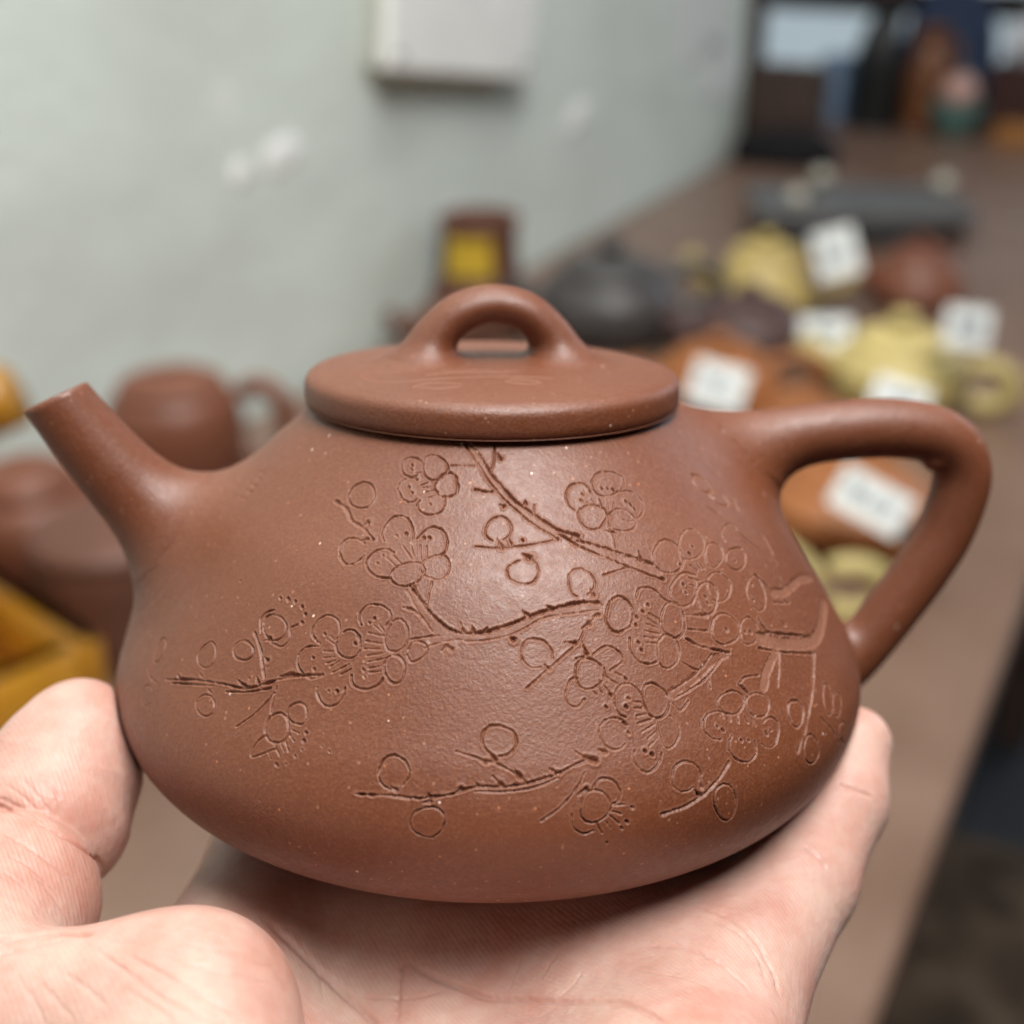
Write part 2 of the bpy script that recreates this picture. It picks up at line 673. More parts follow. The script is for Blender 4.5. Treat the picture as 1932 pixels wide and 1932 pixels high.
C_RED = zisha('red_brown_clay', (.17, .058, .030))
C_BROWN = zisha('chestnut_clay', (.125, .050, .030))
C_DARK = zisha('aubergine_clay', (.075, .040, .036))
C_GREY = zisha('charcoal_clay', (.058, .053, .052), .42)
C_OCHRE = zisha('ochre_clay', (.46, .345, .12))
C_YEL = zisha('straw_clay', (.50, .40, .155))
C_ORANGE = zisha('orange_clay', (.30, .105, .030))
C_AMBER = mat('amber_glaze', (.44, .20, .016), .28, .6, var=.15, vscale=25)
C_BLACK = zisha('black_clay', (.012, .013, .013), .4)

SHAPES = {   # body profile, lid profile, knob profile : (r, z) in units of the body radius
    'squat': ([(0, 0), (.6, 0), (.66, .03), (.88, .22), (1, .6), (1.0, .92), (.92, 1.16), (.74, 1.30)], [(.74, 1.29), (.77, 1.31), (.75, 1.36), (.5, 1.43), (0, 1.47)], [(.08, 1.45), (.1, 1.5), (.18, 1.56), (.1, 1.64), (0, 1.65)]),
    'round': ([(0, 0), (.55, 0), (.60, .03), (.82, .2), (.98, .48), (1, .68), (.93, .92), (.75, 1.12), (.56, 1.22)], [(.56, 1.2), (.58, 1.22), (.57, 1.26), (.45, 1.35), (.25, 1.41), (0, 1.43)], [(.06, 1.40), (.07, 1.46), (.15, 1.54), (.17, 1.62), (.12, 1.70), (0, 1.73)]),
    'flat': ([(0, 0), (.68, 0), (.72, .03), (.92, .14), (1, .34), (.97, .52), (.82, .66), (.66, .72)], [(.66, .70), (.69, .72), (.68, .77), (.55, .84), (.3, .89), (0, .90)], [(.08, .88), (.08, .93), (.16, .98), (.18, 1.05), (.10, 1.10), (0, 1.11)]),
    'cone': ([(0, 0), (.8, 0), (.9, .05), (1, .22), (.98, .36), (.84, .64), (.66, .90), (.52, 1.06)], [(.52, 1.04), (.55, 1.05), (.55, 1.11), (.40, 1.16), (0, 1.18)], [(.10, 1.16), (.08, 1.22), (.15, 1.30), (.15, 1.36), (.08, 1.41), (0, 1.42)]),
    'jar': ([(0, 0), (.80, 0), (.86, .04), (.95, .4), (1, 1.0), (1.0, 1.35), (.96, 1.45)], [(.96, 1.44), (1.01, 1.46), (1.01, 1.56), (.9, 1.66), (.5, 1.74), (0, 1.76)], [(.10, 1.74), (.10, 1.80), (.2, 1.86), (.2, 1.92), (0, 1.96)])}


def bg_pot(label, s, t, rz, R, shape, m, spout=True, handle=True, knob=True, group='small teapots on the table', hs=1.0, ring=False, ringz=.66, ringr=.44):
    p = empty('small_teapot')
    place(p, s, t, TZ + .001, rz)
    tag(p, label, 'teapot', group)
    B, Ld, K = [catmull(x, 5) * R * .01 * np.array([1, hs]) for x in SHAPES[shape]]
    top_z = B[-1, 1]
    v, f = lathe(B, 40)
    new_obj('body', v, f, m, p)
    v, f = lathe(Ld, 40)
    l = new_obj('lid', v, f, m, p)
    if knob:
        v, f = lathe(K, 24)
        new_obj('knob', v, f, m, l)
    if spout:
        q = catmull(np.array([(-.80, .45), (-1.08, .62), (-1.28, .86), (-1.40, 1.10)]), 5) * R * .01 * np.array([1, top_z / (R * .01) / 1.2])
        v, f = tube(np.stack([q[:, 0], q[:, 0] * 0, q[:, 1]], 1), np.linspace(.30, .16, len(q)) * R * .01, 16)
        new_obj('spout', v, f, m, p)
    if handle:
        if ring:
            a = np.linspace(-2.25, 2.25, 26)
            q = np.stack([.90 + ringr + ringr * np.cos(a), ringz + ringr * 1.05 * np.sin(a)], 1) * R * .01 * np.array([1, top_z / (R * .01) / 1.2])
        else:
            q = catmull(np.array([(.72, 1.05), (1.10, 1.20), (1.48, 1.14), (1.62, .86), (1.46, .54), (1.20, .36), (.88, .28)]), 5) * R * .01 * np.array([1, top_z / (R * .01) / 1.2])
        v, f = tube(np.stack([q[:, 0], q[:, 0] * 0, q[:, 1]], 1), np.full(len(q), (.15 if ring else .115) * R * .01), 14)
        new_obj('handle', v, f, m, p)
    return p


def R_(d):
    return math.radians(d)


bg_pot('red brown ring-handled teapot by the wall, behind the spout of the held teapot', -.645, .690, R_(24), 5.0, 'squat', C_RED, ring=True, spout=False, knob=False, hs=1.38, ringz=.82, ringr=.40)
bg_pot('red brown lidded pot at the left edge of the photo, above the amber pot', -.640, .540, R_(200), 4.8, 'flat', C_RED, knob=False, hs=2.1, spout=False)
bg_pot('brown lidded jar just left of the held teapot spout', -.537, .505, R_(15), 4.4, 'jar', C_BROWN, spout=False, handle=False, knob=False, hs=1.15)
bg_pot('small chestnut teapot against the wall, left of the round lid knob', -.640, 1.075, R_(25), 3.9, 'round', C_BROWN, hs=.9)
bg_pot('low wide charcoal teapot behind the lid of the held teapot', -.512, 1.185, R_(38), 7.2, 'flat', C_GREY, hs=1.3)
bg_pot('ochre teapot with its spout to the left, in front of the dark tray', -.405, 1.35, R_(18), 5.9, 'cone', C_OCHRE)
bg_pot('aubergine brown low teapot between the ochre and orange teapots', -.372, 1.205, R_(30), 5.8, 'flat', C_DARK, handle=False, hs=1.1)
bg_pot('orange brown teapot with a white tag, right beside the held lid', -.350, 1.055, R_(28), 5.7, 'flat', C_ORANGE, hs=1.1)
bg_pot('straw yellow teapot with a looped handle at the right, above the held handle', -.212, 1.135, R_(8), 6.0, 'flat', C_YEL, hs=1.3, ring=True, ringr=.36, ringz=.55)
bg_pot('red brown cone shaped teapot at the back, right of the dark tray', -.262, 1.45, R_(40), 5.2, 'cone', C_RED, handle=False)
bg_pot('wide orange brown teapot seen through the loop of the held handle', -.185, .870, R_(-40), 6.2, 'flat', C_ORANGE, spout=False, knob=False, hs=.95)
bg_pot('straw yellow teapot mostly hidden behind the held teapot, its ring handle showing', -.212, .722, R_(22), 5.0, 'flat', C_YEL, spout=False, ring=True, hs=1.2, ringz=.6)
bg_pot('orange teapot just above the top of the held handle', -.255, 1.000, R_(-20), 4.8, 'flat', C_ORANGE, spout=False, knob=False)
ty = empty('glazed_tray')
place(ty, -.582, .378, TZ + .001, R_(-14))
tag(ty, 'mustard glazed rectangular tray with a raised rim at the left edge, beside the thumb', 'tray')
v, f = box(.186, .152, .010, (0, 0, .006), .002)
new_obj('base', v, f, C_AMBER, ty, smooth=False)
for sx, sy, cx, cy in ((.19, .013, 0, .0715), (.19, .013, 0, -.0715), (.013, .129, .0885, 0), (.013, .129, -.0885, 0)):
    v, f = box(sx, sy, .058, (cx, cy, .0405), .006)
    new_obj('rim', v, f, C_AMBER, ty)
ap = bg_pot('amber glazed pot standing in the mustard tray, only its raised spout in view', -.615, .392, 0, 4.4, 'round', C_AMBER, handle=False, spout=False)
ap.location.z += .012
q = catmull([(.0, .0, .03), (.022, .012, .08), (.030, .020, .12), (.048, .034, .155), (.084, .060, .175)], 5)
v, f = tube(q, np.linspace(.024, .017, len(q)), 16)
new_obj('spout', v, f, C_AMBER, ap)

# vase with a yellow label against the wall
vz = empty('vase')
place(vz, -.650, 1.165, TZ + .001, R_(12))
tag(vz, 'brown square shouldered vase with a yellow front panel, against the wall', 'vase')
v, f = lathe(catmull([(0, 0), (.050, 0), (.054, .004), (.052, .03), (.042, .055), (.039, .08), (.040, .104), (.043, .110), (.034, .112), (.031, .09)], 5), 40)
vb = new_obj('body', v, f, C_BROWN, vz)
th = np.linspace(-.62, .62, 12)
pv_ = np.array([[(.0395 if z > .06 else .0425) * math.sin(a) * 1.03, -(.0395 if z > .06 else .0425) * math.cos(a) * 1.03, z] for z in (.060, .075, .098) for a in th])
new_obj('label_panel', pv_, grid_faces(3, 12, False), mat('yellow_label', (.55, .36, .03), .5), vz)

# price tags
CARD = box(.05, .0006, .038, (0, 0, 0))


def price_tag(label, s, t, z, w, h, tilt, spin, rz):
    o = empty('price_tag')
    o.location = W(s, t, z)
    o.rotation_mode = 'XYZ'
    o.matrix_world = Matrix.Translation(W(s, t, z)) @ Matrix.Rotation(rz, 4, 'Z') @ Matrix.Rotation(-tilt, 4, 'X') @ Matrix.Rotation(spin, 4, 'Y')
    tag(o, label, 'price tag', 'white price tags on the teapots')
    w, h = w * .9, h * .9
    v, f = box(w, .0008, h, (0, 0, 0))
    c = new_obj('card', v, f, M_PAPER, o, smooth=False)
    rnd = random.Random(label)
    x = -w * .30
    while x < w * .30:
        pts = np.array([(x + rnd.uniform(-.001, .001), -.0009, h * rnd.uniform(-.14, -.02)), (x + w * .04, -.0009, h * rnd.uniform(.02, .2)), (x + w * .07, -.0009, h * rnd.uniform(-.12, .1))])
        v, f = tube(catmull(pts, 3), np.full(7, .0017), 6)
        new_obj('handwriting', v, f, M_INK, o)
        x += w * .13


price_tag('white price tag leaning on the ochre teapot', -.322, 1.318, .829, .047, .054, R_(25), R_(-18), R_(-12))
price_tag('white price tag beside the aubergine brown teapot', -.280, 1.140, .804, .050, .034, R_(30), R_(-4), R_(-12))
price_tag('white price tag lying on the orange brown teapot beside the held lid', -.322, .975, .803, .050, .040, R_(35), R_(12), R_(-12))
price_tag('white price tag on the handle side of the straw yellow teapot', -.152, 1.085, .846, .040, .036, R_(20), R_(3), R_(-14))
price_tag('white price tag seen through the loop of the held handle', -.152, .785, .818, .054, .031, R_(30), R_(24), R_(-14))
price_tag('white price tag tucked under the front of the straw yellow teapot', -.190, 1.045, .792, .05, .03, R_(40), R_(16), R_(-14))

# dark tea tray with pebbles
tr = empty('tea_tray')
place(tr, -.395, 1.690, TZ, R_(26))
tag(tr, 'dark grey slab tea tray on feet behind the ochre teapot', 'tray')
v, f = box(.265, .15, .022, (0, 0, .041), .004)
new_obj('slab', v, f, mat('grey_stone', (.085, .083, .083), .38, .5, var=.15), tr, smooth=False)
for x in (-.11, .11):
    for y in (-.055, .055):
        v, f = box(.025, .025, .030, (x, y, .015), .002)
        new_obj('foot', v, f, M_WOODD, tr, smooth=False)
peb = lathe(catmull([(0, -.012), (.009, -.009), (.013, 0), (.009, .009), (0, .012)], 4), 16)
for i, (lab, x, y) in enumerate((('pale pebble on the near left corner of the tea tray', -.085, -.055), ('pale pebble on the far edge of the tea tray', -.035, .06), ('pale pebble on the right end of the tea tray', .115, .03))):
    v, f = peb
    o = new_obj('pebble', v, f, mat('pale_stone', (.42, .40, .33), .5, var=.2), None)
    o.location = tr.matrix_basis @ Vector((x, y, .064))
    tag(o, lab, 'pebble', 'pebbles on the tea tray')

# far end of the table: post, boxes, bottle and crocks
po = slab('wooden_post', -.800, -.740, 2.30, 2.36, 0, 2.9, M_WOODD, .004)
tag(po, 'dark wooden post beyond the end of the wall', 'post')
bx_ = slab('wooden_box', -.695, -.585, 2.15, 2.23, TZ, TZ + .135, mat('umber_wood', (.060, .038, .030), .6, .3, var=.2), .004)
tag(bx_, 'upright dark brown box in front of the wooden post', 'box')
v, f = lathe(catmull([(0, 0), (.075, .0), (.085, .012), (.078, .034), (.045, .050), (0, .054)], 5), 36)
bg = new_obj('cloth_bag', v * np.array([1.0, .62, 1.0]), f, mat('black_cloth', (.010, .009, .010), .85, .2), None)
place(bg, -.612, 2.095, TZ, R_(10))
tag(bg, 'slumped black cloth bag in front of the dark brown box', 'bag')
bt = empty('bottle')
place(bt, -.565, 2.47, TZ)
tag(bt, 'tall black bottle at the far end of the table', 'bottle')
v, f = lathe(catmull([(0, 0), (.040, 0), (.043, .01), (.044, .10), (.036, .15), (.024, .18), (.020, .20), (.022, .225)], 5), 32)
new_obj('body', v, f, C_BLACK, bt)
v, f = lathe(catmull([(.022, .223), (.026, .225), (.025, .238), (0, .242)], 4), 24)
new_obj('stopper', v, f, C_DARK, bt)
jg = empty('jug')
place(jg, -.487, 2.52, TZ, R_(-30))
tag(jg, 'orange brown jug right of the black bottle', 'jug')
v, f = lathe(catmull([(0, 0), (.034, 0), (.040, .02), (.042, .07), (.034, .12), (.026, .145), (.030, .168)], 5), 32)
new_obj('body', v, f, mat('rust_glaze', (.17, .065, .025), .4, .5, var=.3), jg)
q = catmull([(.028, 0, .15), (.055, 0, .145), (.062, 0, .10), (.040, 0, .06)], 6)
v, f = tube(q, np.full(len(q), .006), 12)
new_obj('handle', v, f, C_BROWN, jg)
bl = slab('carton', -.668, -.622, 2.46, 2.53, TZ, TZ + .115, mat('blue_card', (.17, .25, .36), .6, .3, var=.3, vscale=40), .002)
tag(bl, 'pale blue carton left of the black bottle', 'carton')
nv = empty('backpack')
place(nv, -.470, 2.585, TZ, R_(8))
tag(nv, 'navy blue backpack standing behind the jug', 'backpack')
v, f = lathe(catmull([(0, 0), (.075, 0), (.085, .02), (.083, .13), (.065, .20), (.03, .235), (0, .24)], 5), 32)
new_obj('body', v * np.array([1, .42, 1]), f, mat('navy_cloth', (.030, .045, .085), .8, .2, var=.3), nv)
v, f = lathe(catmull([(0, 0), (.05, 0), (.055, .02), (.05, .07), (0, .085)], 5), 28)
o = new_obj('pocket', v * np.array([1, .3, 1]), f, mat('grey_blue_cloth', (.16, .19, .20), .8, .2), nv)
o.location = (0, -.036, .02)
tl = empty('bowl')
place(tl, -.418, 2.45, TZ)
tag(tl, 'teal glazed bowl at the far end of the table', 'bowl')
v, f = lathe(catmull([(0, 0), (.022, 0), (.024, .006), (.040, .03), (.046, .055), (.043, .055), (.036, .03), (0, .012)], 5), 32)
new_obj('body', v, f, mat('teal_glaze', (.10, .20, .18), .3, .5), tl)
pk = new_obj('pink_ball', *lathe(catmull([(0, -.03), (.02, -.024), (.031, 0), (.02, .024), (0, .03)], 5), 24), mat('pink_glaze', (.55, .33, .28), .4, .5), None)
place(pk, -.418, 2.45, TZ + .074)
pk.name = 'peach'
tag(pk, 'pink ceramic peach sitting in the teal bowl', 'peach')
db = slab('crate', -.378, -.285, 2.50, 2.60, TZ, TZ + .115, mat('maroon_wood', (.050, .020, .016), .6, .3, var=.2), .003)
tag(db, 'dark maroon crate at the right far end of the table', 'crate')
jr = empty('jar')
place(jr, -.332, 2.55, TZ + .116)
tag(jr, 'white round jar standing on the maroon crate', 'jar')
v, f = lathe(catmull([(0, 0), (.018, 0), (.030, .02), (.033, .04), (.026, .058), (.016, .064)], 5), 28)
new_obj('body', v, f, mat('white_glaze', (.62, .62, .66), .3, .5), jr)
v, f = lathe(catmull([(.016, .063), (.019, .065), (.012, .072), (.004, .076), (.006, .084), (0, .086)], 4), 20)
new_obj('lid', v, f, mat('white_glaze_lid', (.60, .60, .64), .3, .5), jr)
ob = slab('carton', -.345, -.270, 2.40, 2.47, TZ, TZ + .030, mat('orange_card', (.30, .13, .035), .6, .3, var=.2), .002)
tag(ob, 'flat orange carton in front of the maroon crate', 'carton')

# beside the table: stool with a folded cushion, a dark bag on the floor
so = empty('stool')
place(so, -.045, .82, 0, R_(6))
tag(so, 'low wooden stool with a khaki cushion beside the table', 'stool')
v, f = box(.22, .30, .03, (0, 0, .385), .006)
new_obj('seat', v, f, M_WOODD, so, smooth=False)
v, f = box(.19, .28, .07, (0, 0, .436), .03)
new_obj('cushion', v, f, mat('khaki_cloth', (.048, .034, .024), .9, .1, var=.5, vscale=22, bump=.004, bscale=25), so)
for x in (-.08, .08):
    for y in (-.12, .12):
        v, f = box(.035, .035, .37, (x, y, .185), .003)
        new_obj('leg', v, f, M_WOODD, so, smooth=False)
fb = empty('duffel_bag')
place(fb, .30, 1.15, 0, R_(-25))
tag(fb, 'navy duffel bag on the dark floor right of the table', 'bag')
a = np.linspace(-.24, .24, 14)
v, f = tube(np.stack([a, a * 0, a * 0 + .15], 1), .15 * np.sqrt(np.clip(1 - (np.abs(a) / .26) ** 6, .02, 1)), 24)
new_obj('body', v, f, mat('navy_canvas', (.018, .026, .045), .85, .2, var=.3), fb)
q = catmull([(-.12, 0, .29), (-.09, 0, .38), (.09, 0, .38), (.12, 0, .29)], 6)
v, f = tube(q, np.full(len(q), .012), 10)
new_obj('strap', v, f, M_GREY, fb)

# ------------------------------------------------------------------ the held teapot (modelled in cm about its own axis, foot at z = 0)
A16, B08 = math.radians(16.1106), math.radians(-0.7734)
_up = np.array([0, math.cos(A16), math.sin(A16)])
_x = np.array([1.0, 0, 0])
_M = np.stack([_x, np.cross(_up, _x), _up], 1)
_Rz = np.array([[math.cos(B08), -math.sin(B08), 0], [math.sin(B08), math.cos(B08), 0], [0, 0, 1]])
_M = _Rz @ _M
POSE = np.eye(4)
POSE[:3, :3] = _M
POSE[:3, 3] = np.array([-.321, -3.365, -18.69]) * .01
POT_MW = CAMM @ Matrix([list(r) for r in POSE])     # how the hand holds the pot: tipped a little backwards

PROF = catmull([(0, .05), (2.5, .02), (3.4, .06), (4.05, .17), (4.5, .45), (4.8, .83), (4.94, 1.25), (4.945, 1.62), (4.80, 2.02), (4.565, 2.42),
                (4.15, 3.08), (3.70, 3.70), (3.14, 4.24), (2.62, 4.72), (2.3, 5.0)], 12)
ARC = np.concatenate([[0], np.cumsum(np.hypot(*np.diff(PROF, axis=0).T))])


def lathe_sdf(poly, rmax=10.0, z0=-3.0, z1=8.0, h=.025):
    """signed distance to a solid of revolution, from a table over (r, z)"""
    poly = np.asarray(poly, float)
    r = np.arange(0, rmax, h)
    z = np.arange(z0, z1, h)
    R, Z = np.meshgrid(r, z, indexing='ij')
    q = np.stack([R.ravel(), Z.ravel()], 1)
    d = np.full(len(q), 1e9)
    ins = np.zeros(len(q), bool)
    cl = np.vstack([poly, [[0, poly[-1, 1]], [0, poly[0, 1]]]])
    for i, (a, b) in enumerate(zip(cl[:-1], cl[1:])):
        e = b - a
        l2 = e @ e
        if l2 < 1e-12:
            continue
        if i < len(poly):
            t = np.clip(((q - a) @ e) / l2, 0, 1)
            d = np.minimum(d, np.hypot(*(q - a - t[:, None] * e).T))
        if a[1] != b[1]:
            c = ((a[1] > q[:, 1]) != (b[1] > q[:, 1])) & (q[:, 0] < (b[0] - a[0]) * (q[:, 1] - a[1]) / (b[1] - a[1]) + a[0])
            ins ^= c
    tb = np.where(ins, -d, d).reshape(R.shape)

    def fn(p):
        rr = np.clip(np.hypot(p[:, 0], p[:, 1]) / h, 0, len(r) - 1.001)
        zz = np.clip((p[:, 2] - z0) / h, 0, len(z) - 1.001)
        i, j = rr.astype(int), zz.astype(int)
        u, w = rr - i, zz - j
        return (tb[i, j] * (1 - u) * (1 - w) + tb[i + 1, j] * u * (1 - w) + tb[i, j + 1] * (1 - u) * w + tb[i + 1, j + 1] * u * w)
    return fn


body_sdf = lathe_sdf(np.vstack([PROF[:-1:3], PROF[-1:]]))
AZ = math.radians(8)
AD = np.array([math.cos(AZ), math.sin(AZ), 0])


def in_plane(pts):
    pts = np.asarray(pts, float)
    return pts[:, :1] * AD + np.array([0, 0, 1.0]) * pts[:, 1:2], pts[:, 2]


SP, SR = in_plane(catmull([(-5.60, 5.30, .41), (-5.243, 4.758, .445), (-4.997, 4.411, .475), (-4.72, 4.05, .515), (-4.40, 3.66, .56), (-4.02, 3.25, .62), (-3.5, 2.75, .70), (-2.9, 2.3, .75)], 10))
HP, HR = in_plane(catmull([(2.6, 4.02, .46), (3.1, 4.22, .43), (3.6, 4.37, .41), (4.1, 4.46, .395), (4.594, 4.517, .39), (5.195, 4.558, .39), (5.731, 4.534, .386), (6.164, 4.437, .38), (6.46, 4.236, .377),
                           (6.61, 3.914, .377), (6.583, 3.531, .379), (6.44, 3.029, .374), (6.2, 2.564, .372), (5.88, 2.057, .363), (5.47, 1.466, .357), (5.15, 1.08, .36), (4.75, .78, .38)], 7))
HR = HR * 1.06
TIP_N = np.array([-.436, .045, .90])
TIP_N = TIP_N / np.linalg.norm(TIP_N)
TIP_P = np.array([-5.502 * AD[0], -5.502 * AD[1], 5.148])


def spout_sdf(p):
    o = curve_sdf(p, SP, SR)
    cut = (p - TIP_P) @ TIP_N
    inn = curve_sdf(p, SP[:40], SR[:40] - .13)
    far = np.maximum(o, cut)
    return np.maximum(far, np.where((p - TIP_P) @ TIP_N > -1.2, -inn, -9))


CHIP = AD * 6.10 + np.array([.02, -.16, 4.10])


def handle_sdf(p):
    f = curve_sdf(p, HP, HR)      # with the little pinched lump inside its corner
    return smin(f, np.sqrt(((p - CHIP) ** 2).sum(1)) - .13, .10)


def handle_union(p):
    s = np.clip((p[:, 2] - 1.8) / 1.4, 0, 1)
    return smin(body_sdf(p), handle_sdf(p), .45 + .55 * s)


def banded(fn, lo, h, n, step=4):
    """field on a grid, evaluated only near its zero surface"""
    nc = n // step + 2
    g = np.stack(np.meshgrid(*[lo[k] + h * step * np.arange(nc[k]) for k in range(3)], indexing='ij'), -1).reshape(-1, 3)
    c = fn(g).reshape(nc)
    idx = [np.minimum((np.arange(n[k]) + step // 2) // step, nc[k] - 1) for k in range(3)]
    F = c[np.ix_(*idx)].astype(np.float32)
    m = np.abs(F) < h * step * 1.25
    ii = np.argwhere(m)
    F[m] = fn(ii * h + lo)
    return F


def field_part(fn, keep, lo, hi, h):
    lo, hi = np.asarray(lo, float), np.asarray(hi, float)
    n = np.ceil((hi - lo) / h).astype(int) + 1
    v, f = surface_nets(banded(fn, lo, h, n), lo, h)
    v = to_surface(fn, v, 2)
    kv = keep(v)
    f = f[kv[f].all(1)]
    v, f = compact(v, f)
    nn = np.cross(v[f[:, 1]] - v[f[:, 0]], v[f[:, 2]] - v[f[:, 0]])
    if (nn * grad(fn, v[f[:, 0]])).sum() < 0:
        f = f[:, ::-1]
    return v, f


teapot = empty('teapot')
teapot.matrix_world = POT_MW
tag(teapot, 'brown clay teapot engraved with plum blossom, resting on the open hand', 'teapot')

# spout and handle grow out of the body with soft fillets
v, f = field_part(lambda p: smin(body_sdf(p), spout_sdf(p), 1.05), lambda p: spout_sdf(p) < body_sdf(p) + .04, (-6.6, -2.9, .6), (-2.4, 1.6, 6.0), .055)
new_obj('spout', v * .01, f, M_CLAY, teapot)
v, f = field_part(handle_union, lambda p: handle_sdf(p) < body_sdf(p) + .04, (2.2, -1.2, -.2), (7.4, 2.8, 5.4), .06)
handle = new_obj('handle', v * .01, f, M_CLAY, teapot)

# body: dense on the carved front, coarser behind
th_d = np.arange(math.radians(-79), math.radians(79), .0018)
th_c = np.linspace(math.radians(79), math.radians(281), 130)
TH = np.concatenate([th_d, th_c[:-1]])
s_d = np.concatenate([np.arange(3.95, 4.6, .03), np.arange(4.6, ARC[-1], .0105)])
SS = np.concatenate([np.linspace(0, 3.9, 24), s_d, [ARC[-1]]])
RR = np.interp(SS, ARC, PROF[:, 0])
ZZ = np.interp(SS, ARC, PROF[:, 1])
for _ in range(10):                      # soften the interpolated profile
    RR[25:-1] = .25 * RR[24:-2] + .5 * RR[25:-1] + .25 * RR[26:]
    ZZ[25:-1] = .25 * ZZ[24:-2] + .5 * ZZ[25:-1] + .25 * ZZ[26:]
nr, ncol = len(SS), len(TH)
DEP = np.zeros((nr, len(th_d)))
BUR = np.zeros((nr, len(th_d)))
CUT = np.zeros((nr, len(th_d)))


def soft_noise(sh, step):
    g = np.random.rand(sh[0] // step + 3, sh[1] // step + 3)
    y = np.arange(sh[0]) / step
    x = np.arange(sh[1]) / step
    i, j = y.astype(int), x.astype(int)
    u, w = (y - i)[:, None], (x - j)[None]
    u, w = u * u * (3 - 2 * u), w * w * (3 - 2 * w)
    return g[i][:, j] * (1 - u) * (1 - w) + g[i + 1][:, j] * u * (1 - w) + g[i][:, j + 1] * (1 - u) * w + g[i + 1][:, j + 1] * u * w - .5


